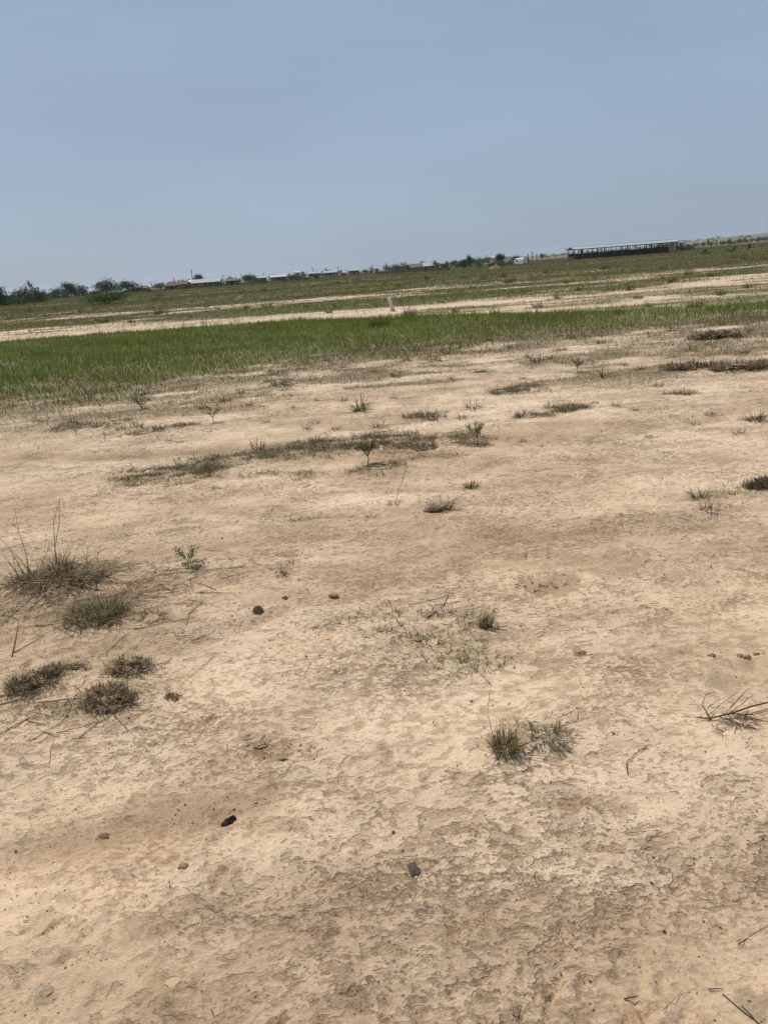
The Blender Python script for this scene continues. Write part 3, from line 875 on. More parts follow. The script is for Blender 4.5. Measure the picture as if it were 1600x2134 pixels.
def sod(u, v, w, h, label, n=130, seed=1):
    x, y_, z = GH(u, v)
    t = thing('grass_sod', label, 'sod', (x, y_, z), random.uniform(-0.4, 0.4), 'uprooted sods of dead grass')
    link('root_ball', lump_mesh('root_ball', w * 0.40, w * 0.27, h * 0.6, seed, 4, 1.1, 4.0), M_SOD, t)
    link('dead_stems', cap_stems('dead_stems', n * 4, w * 0.62, w * 0.46, h * 0.55, h * 1.1, 0.0036, DARKD, DRYC * 1.1, 0.6), M_DRY, t)
    link('torn_roots', tuft_mesh('torn_roots', n * 2, w * 0.5, w * 0.75, (1.3, 1.55), (-0.1, 0.1), 0.0030, DARKD, DRYC, 0.6, 2, 0.75, None, True), M_DRY, t)
sod(228, 1455, 0.17, 0.050, 'thick dark sod of dead grass casting the deepest shade, in front of the other sods', 170, 3)
sod(62, 1425, 0.15, 0.040, 'dark sod of dead grass with a ragged edge, beside two small sods', 150, 5)
sod(107, 1400, 0.09, 0.034, 'small sod of dead grass between the ragged sod and the long straw', 80, 7)
sod(268, 1388, 0.16, 0.036, 'raised dark sod with short upright stubs beside the smooth brown track', 130, 9)
sod(150, 1392, 0.08, 0.022, 'low sod with three thin upright straws behind the ragged sod', 60, 11)
sod(360, 1452, 0.05, 0.016, 'tiny crumbling sod with pale straw ends on open sand', 40, 13)

def weed(name, label, cat, u, v, hpx, wpx, nleaf=120, leaf=0.012, pal=GREEN, stem=True, group=None, stems=5, seed=0):
    """small leafy seedling: woody stem, forking twigs, little leaves"""
    x, y_, z = GH(u, v)
    hh, ww = metres(hpx, y_), metres(wpx, y_)
    t = thing(name, label, cat, (x, y_, z), 0, group)
    mb = MB(); tips = []
    h0 = hh * (0.27 if stem else 0.05)
    bx_ = random.uniform(-.12, .12) * hh
    mb.tube([(bx_, 0, -0.01), (bx_ * .2 + random.uniform(-.04, .04) * hh, 0, h0 * 0.6), (0, 0, h0)], [hh * 0.016 + .001, hh * 0.013 + .001, hh * 0.012 + .001])
    for k in range(stems):
        a = 6.28 * k / stems + random.uniform(-.4, .4)
        sp = ww / 2 * random.uniform(0.6, 1.0)
        e = Vector((math.cos(a) * sp, math.sin(a) * sp, hh * random.uniform(0.7, 1.0)))
        s = Vector((0, 0, h0))
        mid = s.lerp(e, 0.55) + Vector((0, 0, hh * 0.04))
        mb.tube([s, mid, e], [hh * 0.009 + .0006, hh * 0.006 + .0005, 0.0006], 4)
        tips.append((s, mid, e))
    mb.build('stem', M_TWIG, t)
    P = []
    for k in range(nleaf):
        s, mid, e = random.choice(tips)
        q = random.uniform(0.25, 1.05)
        c = (s.lerp(mid, q * 2) if q < 0.5 else mid.lerp(e, q * 2 - 1))
        P.append(c + Vector((random.gauss(0, ww * 0.06), random.gauss(0, ww * 0.06), random.gauss(0, hh * 0.04))))
    P = np.array(P)
    V, Fq, C = blades(P, RNG.uniform(0, 6.28, nleaf), RNG.uniform(0.6, 1.3, nleaf) * leaf, RNG.uniform(0.3, 1.6, nleaf), RNG.uniform(0, .5, nleaf),
                      leaf * 0.42 * np.ones(nleaf), pick(pal, nleaf), 2)
    link('leaves', np_mesh('leaves', V, Fq, C), M_VEG, t)
    return t
DUSTY = np.array([[0.115, 0.125, 0.045], [0.145, 0.150, 0.058], [0.092, 0.102, 0.036]])
weed('tree_seedling', 'tree seedling with bare thin stem and flat spreading crown on pale sand', 'seedling', 993, 925, 46, 50, 520, 0.018, DUSTY, True, None, 7)
weed('tree_seedling', 'bushy feathery tree seedling standing on a dark mat of withered grass', 'seedling', 768, 966, 56, 54, 900, 0.018, DUSTY, True, None, 9)
weed('leafy_weed', 'small green leafy weed with two tops beyond the straw heap', 'weed', 392, 1172, 34, 62, 260, 0.015, DUSTY, False, None, 7)
weed('leafy_weed', 'flat grey-green weed just right of the two-topped leafy weed', 'weed', 410, 1188, 14, 54, 240, 0.012, DUSTY, False, None, 8)
weed('leafy_weed', 'dark round weed at the front edge of the green strip', 'weed', 296, 852, 34, 46, 420, 0.028, DUSTY, False, None, 8)
weed('withered_weed', 'withered forked weed on pale sand before the green strip', 'weed', 445, 880, 36, 46, 220, 0.022, DARKD, True, None, 6)
weed('withered_weed', 'tiny forked weed by the dry mats, beyond the damp brown track', 'weed', 160, 907, 24, 30, 40, 0.016, DARKD, True, None, 5)
weed('leafy_weed', 'upright green weed among dry mats in front of the right half of the strip', 'weed', 1203, 775, 26, 26, 220, 0.026, DUSTY, True, None, 5)
weed('withered_weed', 'withered forked stem rising from the dry grass patch', 'weed', 370, 972, 22, 24, 22, 0.014, DARKD, False, None, 4)

plant('grass_tuft', 'upright spiky green-brown grass tuft with a thin bent stalk beside creeping weed', 'grass tuft', 1052, 1562,
      tuft_mesh('spiky_blades', 260, 0.092, 0.040, (0.02, 0.95), (0.0, 0.5), 0.0024, OLIVE * 1.3, DRYC, 0.4), M_VEG)
t = plant('creeping_weed', 'creeping weed with thin runners spreading from the spiky tuft', 'weed', 1130, 1535,
          tuft_mesh('runner_leaves', 300, 0.038, 0.095, (0.5, 1.4), (0.0, 0.6), 0.0028, DUSTY, DARKD, 0.45, 2, 0.8), M_VEG, part='leaves')
stalks(t, [(off(1130, 1535, 1080, 1560, .004), off(1130, 1535, 1180, 1515, .012)), (off(1130, 1535, 1150, 1520, .004), off(1130, 1535, 1238, 1498, .010)),
           (off(1130, 1535, 1160, 1500, .004), off(1130, 1535, 1215, 1480, .014)), (off(1130, 1535, 1090, 1575, .002), off(1130, 1535, 1185, 1588, .006)),
           (off(1130, 1535, 1075, 1585, .002), off(1130, 1535, 1120, 1612, .004))], M_TWIG, 'runner', 0.0011)
x0, y0, z0 = GH(1030, 1540)
t = thing('bent_stalk', 'single thin bent stalk standing at the back of the spiky tuft', 'stalk', (x0, y0, z0))
stalks(t, [((0, 0, -0.005), rise(1030, 1540, 1016, 1470)), (rise(1030, 1540, 1016, 1472), rise(1030, 1540, 1024, 1432))], M_STRAWD, 'stalk', 0.0010)

plant('grass_tuft', 'dark tuft of long blades that bend over to the right', 'grass tuft', 1012, 1308,
      tuft_mesh('bent_blades', 60, 0.115, 0.03, (0.0, 0.6), (0.2, 1.0), 0.0038, DARKD, OLIVE, 0.45, 4, 0.6, (0.1, 0.8)), M_DRY)
def sprigs(label, pts, ln, nb, pal, group=None, name='grass_sprig', wd=0.003, pal2=None):
    ms = [tuft_mesh('sprig_blades', nb, ln, 0.008 + ln * 0.12, (0.2, 1.1), (0.3, 1.0), wd, pal, pal2, 0.35, 3) for _ in range(4)]
    for i, (u, v) in enumerate(pts):
        x, y_, z = GH(u, v)
        o = link(name, ms[i % 4], M_VEG, None, (x, y_, z), random.uniform(0, 6.28))
        o.scale = [random.uniform(0.7, 1.15)] * 3
        tag(o, label, 'grass sprig', group)
sp = [(955 + random.gauss(0, 42), 1352 + random.gauss(0, 17)) for _ in range(34)]
sprigs('small green grass sprig in the patch in front of the dark bent tuft', sp, 0.052, 12, GREEN * .9, 'green sprigs in front of the dark bent tuft', wd=0.0028, pal2=OLIVE)
sp = [(850 + 14 * k + random.gauss(0, 10), 1385 + random.gauss(0, 16)) for k in range(12)]
sprigs('thin curling green sprig at the edge of the grass patch on bare sand', sp, 0.045, 5, GREEN, 'curling sprigs edging the green patch', wd=0.0024, pal2=OLIVE)
sprigs('single upright green sprig alone on smooth sand', [(708, 1402)], 0.055, 12, GREEN)
sprigs('tiny green seedling beside the dark damp hollow', [(1228, 1645)], 0.026, 5, GREEN)
sprigs('tiny green seedling below the dark damp hollow near the reddish stain', [(1260, 1722)], 0.020, 5, GREEN)
sp = [(780 + random.gauss(0, 130), 1325 + random.gauss(0, 18)) for _ in range(46)]
sprigs('short withered sprig on the trampled brown ground', sp, 0.034, 6, DARKD, 'withered sprigs on the trampled ground', 'withered_sprig', 0.0026, OLIVE)
sp = [(620 + random.gauss(0, 60), 1083 + random.gauss(0, 10)) for _ in range(16)] + [(880 + random.gauss(0, 60), 1020 + random.gauss(0, 14)) for _ in range(10)]
sprigs('short dry sprig on the sand near the leaning dry clump', sp, 0.04, 6, DARKD, 'dry sprigs near the leaning clump', 'withered_sprig', 0.003, OLIVE)
sp = [(1520 + random.gauss(0, 40), 1030 + random.gauss(0, 22)) for _ in range(22)]
sprigs('thin grey-green sprig beside the low dark mound', sp, 0.07, 6, OLIVE, 'sprigs beside the low dark mound', 'grass_sprig', 0.003, DARKD)

plant('grass_tuft', 'small dark tuft with blades lying flat to both sides on smooth sand', 'grass tuft', 588, 1198,
      tuft_mesh('splayed_blades', 45, 0.085, 0.02, (0.3, 1.45), (0.0, 0.5), 0.0036, DARKD, OLIVE, 0.3), M_DRY)
plant('grass_tuft', 'very small dark tuft just behind the flat splayed tuft', 'grass tuft', 606, 1175,
      tuft_mesh('small_blades', 32, 0.05, 0.015, (0.3, 1.4), (0.0, 0.5), 0.003, DARKD, OLIVE, 0.3), M_DRY)
plant('grass_tuft', 'dark rounded green tuft alone on the pale sand', 'grass tuft', 982, 1017,
      tuft_mesh('rounded_blades', 90, 0.085, 0.04, (0.1, 1.2), (0.1, 0.7), 0.0042, OLIVE, GREEN, 0.5), M_VEG)
t = plant('dry_grass_clump', 'dry grass clump laid over to the right with trailing blades', 'grass clump', 895, 1068,
          tuft_mesh('laid_blades', 150, 0.14, 0.05, (0.5, 1.4), (0.0, 0.4), 0.0034, DARKD, DRYC, 0.4, 3, 0.5, (0.25, 0.5)), M_DRY)
link('leaning_blades', tuft_mesh('leaning_blades', 70, 0.16, 0.04, (0.5, 1.2), (0.0, 0.3), 0.0034, DARKD, OLIVE, 0.4, 3, 0.5, (0.3, 0.35)), M_DRY, t, (0.10, 0.03, 0))
plant('grass_tuft', 'small flattened dry tuft left of the laid-over clump', 'grass tuft', 772, 1080,
      tuft_mesh('flat_blades', 50, 0.07, 0.03, (0.6, 1.5), (0.0, 0.4), 0.0032, DARKD, DRYC, 0.4), M_DRY)
x0, y0, z0 = GH(822, 1050)
t = thing('tall_stalk', 'tall leaning bare stalk with a leafy foot, in front of the bushy seedling', 'stalk', (x0, y0, z0))
stalks(t, [((0, 0, -0.01), rise(822, 1050, 836, 1010)), (rise(822, 1050, 836, 1011), rise(822, 1050, 846, 964))], M_STRAWD, 'stalk', 0.0022)
link('foot_blades', tuft_mesh('foot_blades', 50, 0.06, 0.05, (0.4, 1.4), (0.1, 0.6), 0.0034, DARKD, OLIVE, 0.4, 2), M_DRY, t)
t = plant('grass_tuft', 'star-shaped tuft of long stiff blades with an upright stalk', 'grass tuft', 752, 855,
          tuft_mesh('stiff_blades', 60, 0.30, 0.05, (0.7, 1.45), (-0.3, 0.2), 0.011, OLIVE, DARKD, 0.35), M_VEG)
stalks(t, [((0, 0, 0), rise(752, 855, 752, 815))], M_STRAWD, 'stalk', 0.005)

# countable tufts strewn between the strip and the sand
variants = [tuft_mesh('tuft_blades', 44, 0.15, 0.07, (0.2, 1.4), (0.0, 0.6), 0.0065, p, p2, 0.4, 2) for (p, p2) in
            ((DARKD, DRYC), (DARKD, OLIVE), (OLIVE, DRYC), (DARKD, DRYC), (OLIVE, DARKD))]
pts = [(985, 850, 1.2), (790, 890, .8), (885, 872, 1.2), (1085, 868, .8), (655, 882, .7), (555, 880, .6), (350, 920, .5), (375, 922, .5), (640, 895, .7), (700, 895, .6),
       (925, 860, .6), (960, 872, .6), (1060, 815, .9), (1090, 790, .8), (1240, 840, .5), (1320, 855, .7), (1280, 845, .6), (1450, 885, .5), (1420, 822, .9), (1350, 912, .4),
       (1370, 805, .7), (1480, 865, .6), (1540, 905, .6), (1575, 877, 1.0), (1180, 855, 1.2), (1210, 850, .9), (1145, 850, .9), (1000, 775, .8), (940, 790, .6), (1030, 820, .7),
       (870, 730, 1.2), (905, 752, 1.3), (930, 742, 1.0), (845, 750, .9), (780, 775, .9), (825, 785, 1.0), (1120, 762, 1.3), (1145, 748, 1.1), (1100, 745, .9), (1170, 730, 1.2),
       (1190, 705, 1.4), (1150, 690, 1.2), (1060, 725, 1.0), (1020, 710, 1.1), (580, 800, 1.5), (600, 795, 1.3), (560, 795, 1.0), (570, 780, 1.2), (625, 770, .9), (680, 752, 1.0),
       (720, 765, .8), (500, 820, .8), (470, 835, .9), (520, 845, .7), (420, 850, .9), (350, 840, 1.0), (330, 895, .8), (285, 890, .8), (250, 895, .6), (205, 890, .8),
       (390, 830, .7), (150, 880, .6), (80, 880, .6), (610, 850, .5), (715, 835, .6), (660, 835, .6), (820, 830, .5), (1330, 770, .8), (1260, 785, 1.0), (1300, 760, .9),
       (1400, 745, 1.0), (1440, 730, 1.1), (1550, 735, 1.0), (1590, 760, 1.1), (1480, 720, 1.2), (1360, 700, 1.0), (1400, 690, .9), (1560, 690, 1.1), (1250, 715, .9), (1310, 725, .8),
       (730, 930, .6), (800, 925, .7), (845, 925, .6), (540, 935, .9), (1090, 920, .4), (450, 1020, .55), (1210, 1360, .25), (1130, 930, .35), (1480, 1065, .7), (1460, 1040, .6)]
for i, (u, v, s) in enumerate(pts):
    x, y_, z = GH(u, v)
    o = link('dry_tuft', variants[i % 5], M_DRY, None, (x, y_, z), random.uniform(0, 6.28))
    k = s * random.uniform(0.8, 1.1)
    o.scale = (k * 1.15, k, k * random.uniform(0.7, 1.1))
    tag(o, 'low brownish dry tuft on the sand before the green strip', 'grass tuft', 'dry tufts strewn before the green strip')

# tall dry stems poking out of the strip's far edge
tallm = [tuft_mesh('tall_stems', 14, 0.55, 0.12, (0.0, 0.35), (0.0, 0.3), 0.012, DRYC, OLIVE, 0.4, 3) for _ in range(3)]
for i, (u, v, s) in enumerate([(340, 690, .8), (385, 682, .7), (425, 676, 1.0), (495, 672, .9), (215, 700, .7), (760, 655, .5), (690, 660, .5), (1120, 652, .8), (1210, 665, .9), (950, 662, .5),
                               (1010, 690, .7), (1300, 648, .7), (1460, 640, .7), (110, 770, .6), (600, 720, .6)]):
    x, y_, z = GH(u, v)
    o = link('tall_dry_stems', tallm[i % 3], M_DRY, None, (x, y_, z), random.uniform(0, 6.28)); o.scale = (s, s, s)
    tag(o, 'thin tall dry stems standing out of the green strip', 'dry stems', 'tall dry stems in the green strip')
t = plant('withered_bush', 'brown withered upright stems just right of the leaning white post', 'withered plant', 852, 662,
          tuft_mesh('brown_stems', 60, 0.50, 0.26, (0.0, 0.4), (0.0, 0.25), 0.016, np.array([[.085, .058, .034], [.12, .08, .045], [.07, .06, .03]])), M_DRY, part='stems')
t = plant('grass_tuft', 'darker taller green tuft inside the strip in front of the white post', 'grass tuft', 790, 682,
          tuft_mesh('dark_green_tuft', 160, 0.36, 0.28, (0.0, 0.7), (0.1, 0.6), 0.016, GREEN * 0.75), M_VEG)

# dark earth mounds overgrown with dead grass
def earth_mound(u, v, wpx, hm, label, n, seed):
    x, y_, z = GH(u, v); w = metres(wpx, y_)
    z = float(H(x, y_)) - hm * 0.25
    t = thing('earth_mound', label, 'mound', (x, y_, z), 0)
    link('soil', lump_mesh('soil', w * 0.44, w * 0.26, hm * .75, seed, 5, 0.7, 8.0), M_MOUND, t)
    big = y_ > 8
    dg = link('dead_grass', cap_stems('dead_grass', n * 4, w * 0.62, w * 0.42, hm * .6, 0.13 if big else 0.075, 0.011 if big else 0.0045, DARKD, DRYC, 0.65), M_DRY, t)
    dg['kind'] = 'stuff'
    link('crumbled_edge', tuft_mesh('crumbled_edge', n * 2, 0.10 if big else 0.06, w * 0.62, (0.9, 1.5), (0.0, 0.3), 0.010 if big else 0.004, DARKD, DRYC, 0.4, 2, 0.6), M_DRY, t, (0, 0, hm * 0.2))
earth_mound(1492, 700, 95, 0.15, 'dark clumpy earth mound at the foot of the green strip', 160, 21)
earth_mound(1545, 765, 120, 0.06, 'long low dark mound of dead grass in front of the clumpy mound', 200, 23)
earth_mound(1430, 763, 90, 0.04, 'flat dark mound left of the long low mound', 140, 25)
earth_mound(1602, 1012, 80, 0.08, 'dark mound of matted dead grass on otherwise open sand', 220, 27)

# ------------------------------------------------------------------ stones, clods, chips, straw on the sand
def lump(name, label, cat, u, v, wpx, hgt, mat, seed, asp=0.75, rz=0.0, group=None, sub=3, rough=0.4, sink=0.15, freq=1.6):
    x, y_, z = GH(u, v); w = metres(wpx, y_)
    o = link(name, lump_mesh(name, w / 2, w / 2 * asp, hgt, seed, sub, rough * 1.3, freq * 1.6), mat, None, (x, y_, z + hgt * (0.12 - sink)), rz)
    return tag(o, label, cat, group)
lump('stone', 'faceted dark grey stone with a white chip beside it', 'stone', 865, 1818, 27, 0.017, M_STONE, 31, 1.3, 0.2, None, 2, 0.55)
lump('dung_pellet', 'shiny black elongated lump at the edge of the damp brown track', 'dung', 477, 1716, 34, 0.014, M_STONEB, 33, 0.55, 0.85, None, 3, 0.6)
lump('stone', 'flat grey stone flake near the creeping weed', 'stone', 1235, 1571, 24, 0.005, M_STONEG, 35, 0.7, -0.25, None, 2, 0.25)
lump('clod', 'dark conical clod standing alone on smooth sand', 'clod', 538, 1275, 20, 0.026, M_CLOD, 37, 0.8, 0, None, 3, 0.45, 0.05)
lump('clod', 'round dark clod behind the conical dark clod', 'clod', 593, 1247, 12, 0.012, M_CLOD, 39, 0.9)
lump('clod', 'flattish brown clod beside the pale trampled track', 'clod', 695, 1240, 20, 0.012, M_CLODL, 41, 0.8)
lump('clod', 'rounded brown clod near the bottom of the damp track', 'clod', 380, 1806, 20, 0.008, M_CLODL, 43, 0.8)
lump('clod', 'small square brown clod left of the black lump', 'clod', 416, 1742, 9, 0.005, M_CLODL, 45, 0.9)
lump('clod', 'broken dark clod with crumbs near the fallen straw pair', 'clod', 218, 1745, 24, 0.008, M_CLOD, 47, 0.8)
lump('clod', 'lone oval brown clod left of the clod cluster', 'clod', 1482, 1368, 17, 0.012, M_CLODL, 49, 0.6)
for i, (u, v, w) in enumerate([(1543, 1369, 14), (1556, 1372, 15), (1575, 1366, 15)]):
    lump('clod', 'rounded brown clod in the tight row above the damp hollow', 'clod', u, v, w, 0.014, M_CLODL, 51 + i, 0.8, 0, 'row of clods above the damp hollow')
lump('grey_ash_lump', 'soft grey ashy lump flat on the crust', 'lump', 96, 2068, 32, 0.003, M_CLODG, 55, 0.8)
lump('clod', 'brown bark-like chunk within the green sprig patch', 'clod', 868, 1335, 22, 0.012, M_CLODL, 57, 0.6)
for (u, v, w, lb) in [(114, 1879, 10, 'small white chip on the dark crust left of the brown clod'), (893, 1819, 9, 'white sliver right of the faceted dark stone'),
                      (1350, 1514, 7, 'white chip caught in the dead branch')]:
    lump('pale_chip', lb, 'chip', u, v, w, 0.0022, M_CHIP, int(u), 0.45, 0.1, None, 2)
lump('dried_clump', 'ragged dark dry clump on the open sand', 'clump', 1207, 1362, 20, 0.008, M_CLODL, 61, 0.8, 0, None, 3, 0.7)
# flakes of lifted crust
def flake_mesh(seed):
    r = random.Random(seed); k = 7
    pts = [(math.cos(6.28 * i / k) * r.uniform(.6, 1), math.sin(6.28 * i / k) * r.uniform(.35, .75)) for i in range(k)]
    mb = MB()
    v = [(a, b, 0.10 + 0.18 * a) for a, b in pts] + [(a * .93, b * .93, -0.06 + 0.18 * a) for a, b in pts]
    mb.add(v, [tuple(range(k)), tuple(range(2 * k - 1, k - 1, -1))] + [(i, k + i, k + (i + 1) % k, (i + 1) % k) for i in range(k)])
    return mb.mesh('crust_flake')
fms = [flake_mesh(s) for s in range(6)]
fl = [(565 + random.gauss(0, 30), 1552 + random.gauss(0, 16)) for _ in range(22)] + [(683, 1543), (640, 1570), (630, 1520), (690, 1570)]
for i, (u, v) in enumerate(fl):
    x, y_, z = GH(u, v); s = random.uniform(0.009, 0.022)
    o = link('crust_flake', fms[i % 6], M_CLODL, None, (x, y_, z + 0.0005), random.gauss(0.2, 0.7)); q = random.uniform(.45, 1.1); o.scale = (s * 1.25 * q, s * .7 * q, s * .32)
    tag(o, 'lifted brown crust flake in the broken patch on smooth sand', 'soil flake', 'crust flakes in the broken patch')
fl = [(1140 + random.gauss(0, 40), 1212 + random.gauss(0, 10)) for _ in range(20)]
for i, (u, v) in enumerate(fl):
    x, y_, z = GH(u, v); s = random.uniform(0.009, 0.02)
    o = link('crust_flake', fms[i % 6], M_CLODL, None, (x, y_, z + 0.0005), random.gauss(0.2, 0.7)); q = random.uniform(.45, 1.1); o.scale = (s * 1.25 * q, s * .7 * q, s * .32)
    tag(o, 'lifted brown crust flake in the dark scuffed hollow', 'soil flake', 'crust flakes in the scuffed hollow')
M_PCR = simple_mat('pale_crust', (.53, .375, .225), .95, .12, 60, 0, .002)
fl = [(340, 2008, .026), (360, 2045, .022)]
for (u, v, s), lb in zip(fl, ('large pale lifted flake of sand crust', 'pale curled crust flake beside the large lifted flake')):
    x, y_, z = GH(u, v)
    o = link('crust_flake', flake_mesh(int(u)), M_PCR, None, (x, y_, z - 0.001)); o.scale = (s, s * 1.2, s * .35)
    tag(o, lb, 'soil flake')
# pebbles
pm = [lump_mesh('pebble', 1, 0.8, 0.7, 70 + s, 1, 0.3, 1.3) for s in range(4)]
for i in range(36):
    y_ = 1.25 + 4.5 * random.random() ** 1.6; x = random.uniform(-.62, .62) * (y_ + .3)
    s = random.uniform(0.0025, 0.006) * (0.7 + 0.25 * y_)
    o = link('pebble', pm[i % 4], M_CLOD if i % 3 else M_CLODL, None, (x, y_, hz(x, y_) + s * 0.3), random.uniform(0, 6.28)); o.scale = (s, s, s)
    tag(o, 'tiny dark pebble on the crusted sand', 'pebble', 'tiny pebbles on the crusted sand')

def straw(name, label, path, mat, rad=0.0018, group=None, lift=0.004, cat='straw', tip=0.0):
    rad *= 0.8
    g = [GH(*p) for p in path]
    o0 = Vector(g[0])
    P = [Vector(q) - o0 + Vector((0, 0, lift + tip * (i / max(1, len(g) - 1)))) for i, q in enumerate(g)]
    if len(P) == 2:
        mid = P[0].lerp(P[1], 0.5) + Vector((0, random.uniform(-1, 1) * 0.05 * (P[1] - P[0]).length, 0.001)); P = [P[0], mid, P[1]]
    me = MB().tube(P, [rad * (1 - 0.35 * i / (len(P) - 1)) for i in range(len(P))], 5).mesh(name, True)
    return tag(link(name, me, mat, None, o0), label, cat, group)
for (pth, m_, r, lb) in [
    ([(240, 1482), (330, 1425), (400, 1408), (448, 1368)], M_STRAW, .0026, 'long bent straw lying across the dark sods'),
    ([(58, 1468), (70, 1415)], M_STRAW, .0022, 'pale straw leaning on the ragged sod'),
    ([(62, 1548), (105, 1520), (155, 1490)], M_STRAW, .0026, 'pale straw with a kink, in front of the ragged sod'),
    ([(88, 1525), (125, 1535)], M_STRAW, .0034, 'short thick pale straw crossing the kinked straw'),
    ([(104, 1592), (106, 1560), (113, 1538)], M_STRAW, .0018, 'thin pale straw pointing away from the sods on bare sand'),
    ([(60, 1483), (108, 1495)], M_STRAW, .0022, 'short straw lying between ragged sod and kinked straw'),
    ([(38, 1488), (60, 1505), (95, 1512)], M_STRAWD, .0022, 'curved brown straw in front of the ragged sod'),
    ([(25, 1370), (35, 1320), (40, 1290)], M_STRAWD, .0030, 'brown straw standing on end at the edge of the straw litter'),
    ([(28, 1362), (60, 1345), (92, 1325)], M_STRAWD, .0028, 'brown straw lying beside the straw on end'),
    ([(310, 1387), (340, 1385), (358, 1373)], M_STRAWD, .0022, 'thin straw pointing out of the raised sod'),
    ([(222, 1362), (255, 1330), (270, 1318)], M_STRAWD, .0020, 'straw lying behind the raised dark sod'),
    ([(400, 1337), (432, 1323)], M_STRAWD, .0030, 'thick short twig alone on the smooth brown track'),
    ([(235, 1487), (268, 1525)], M_STRAWD, .0018, 'thin straw lying in front of the thick dark sod'),
    ([(340, 1198), (420, 1190), (505, 1183)], M_STRAW, .0026, 'long straight straw on smooth sand right of the leafy weed'),
    ([(130, 1212), (240, 1218), (360, 1212)], M_STRAW, .0026, 'long pale straw trailing out of the collapsed heap'),
    ([(450, 1187), (508, 1181)], M_STRAWD, .0018, 'thin dark straw end beyond the long straight straw'),
    ([(150, 1716), (190, 1704), (210, 1700)], M_STRAW, .0014, 'pale straw with a dark tip lying left of the broken clod'),
    ([(80, 1627), (118, 1608)], M_STRAW, .0013, 'short pale straw crossed by another at the left'),
    ([(90, 1611), (119, 1612)], M_STRAW, .0010, 'thin pale straw lying over the short crossed straw'),
    ([(28, 1757), (50, 1757)], M_STRAWD, .0010, 'tiny straw on the brown crust'),
    ([(573, 1770), (599, 1749)], M_STRAWD, .0013, 'short straight twig right of the black lump'),
    ([(87, 1951), (108, 1932)], M_TWIG, .0014, 'short dark twig on the lower crust'),
    ([(437, 1620), (440, 1607)], M_TWIG, .0010, 'tiny upright twig stub on pale sand'),
    ([(890, 1290), (925, 1262), (935, 1240)], M_TWIG, .0028, 'dark twig lying behind the dark bent tuft'),
    ([(850, 1262), (900, 1252), (930, 1242)], M_TWIG, .0020, 'thin dark twig crossing behind the bent tuft'),
    ([(905, 1262), (960, 1255)], M_TWIG, .0022, 'flat brown twig beside the crossed dark twigs'),
    ([(1035, 1395), (1060, 1375), (1090, 1360)], M_TWIG, .0016, 'thin twig sticking out beyond the green sprigs'),
    ([(990, 1395), (1010, 1415), (1025, 1432)], M_TWIG, .0014, 'thin curved twig below the green sprigs'),
    ([(1040, 1398), (1085, 1408)], M_TWIG, .0010, 'hair-thin twig on smooth sand right of the sprigs'),
    ([(1308, 1618), (1305, 1592), (1322, 1575), (1348, 1558)], M_TWIG, .0020, 'hooked dark twig with fine side twigs'),
    ([(1300, 1600), (1335, 1612)], M_TWIG, .0010, 'fine twig lying under the hooked dark twig'),
    ([(1302, 1740), (1330, 1737), (1372, 1733)], M_TWIG, .0014, 'bent dark twig along the curved footprint'),
    ([(1370, 1809), (1397, 1817)], M_TWIG, .0016, 'short straight dark twig below the curved footprint'),
    ([(1272, 1680), (1283, 1712)], M_STRAW, .0010, 'thin pale straw beside the reddish stain'),
    ([(1535, 1973), (1570, 1950), (1610, 1925)], M_TWIG, .0014, 'thin long twig on the crust'),
    ([(1505, 2075), (1545, 2110), (1600, 2150)], M_TWIG, .0022, 'dark crooked twig on the grey stained corner'),
    ([(1545, 2100), (1572, 2128)], M_TWIG, .0016, 'short twig beside the crooked twig'),
    ([(1300, 2086), (1328, 2080)], M_TWIG, .0022, 'thick curved bark piece on the grey crust'),
    ([(1475, 2065), (1505, 2064)], M_TWIG, .0018, 'small bark piece near the reddish patch'),
    ([(1380, 2110), (1420, 2070)], M_STRAWD, .0010, 'hair-thin straw on the reddish patch'),
    ([(1170, 1632), (1195, 1625), (1225, 1631)], M_TWIG, .0012, 'thin twig behind the damp hollow'),
    ([(1088, 1612), (1110, 1600), (1128, 1598)], M_TWIG, .0020, 'brown twig fragment below the spiky tuft'),
    ([(1005, 1600), (1020, 1598)], M_TWIG, .0010, 'little twig fragment left of the brown fragment'),
    ([(700, 1605), (720, 1580), (740, 1570)], M_TWIG, .0012, 'thin curved twig along the old footprint arc'),
    ([(385, 1470), (395, 1478)], M_STRAW, .0016, 'tiny pale straw stub by the crumbling sod'),
    ([(395, 1468), (420, 1469)], M_STRAWD, .0012, 'small straight straw on open sand right of the sods')]:
    straw('dry_straw' if m_ in (M_STRAW, M_STRAWD) else 'twig', lb, pth, m_, r, cat='straw' if m_ in (M_STRAW, M_STRAWD) else 'twig')

# loose straw litter round the heap
sl = [(RNG.normal(170, 120), RNG.normal(1245, 45)) for _ in range(130)] + [(RNG.normal(120, 90), RNG.normal(1500, 30)) for _ in range(14)] + [(RNG.normal(330, 60), RNG.normal(1235, 30)) for _ in range(30)]
lm = []
for k in range(6):
    L = 0.06 + 0.04 * k
    lm.append(MB().tube([(-L / 2, 0, 0.003), (0, 0.006 * (k % 3 - 1), 0.006), (L / 2, 0, 0.003)], [.0019, .0017, .0010], 4).mesh('straw_litter'))
for i, (u, v) in enumerate(sl):
    if u < -60: continue
    x, y_, z = GH(u, v)
    o = link('loose_straw', lm[i % 6], M_STRAWD if i % 3 else M_STRAW, None, (x, y_, z), random.gauss(0.25, 0.9)); k = random.uniform(0.6, 1.3); o.scale = (k, k, k)
    tag(o, 'loose dry straw in the litter round the collapsed heap', 'straw', 'loose straws round the heap')

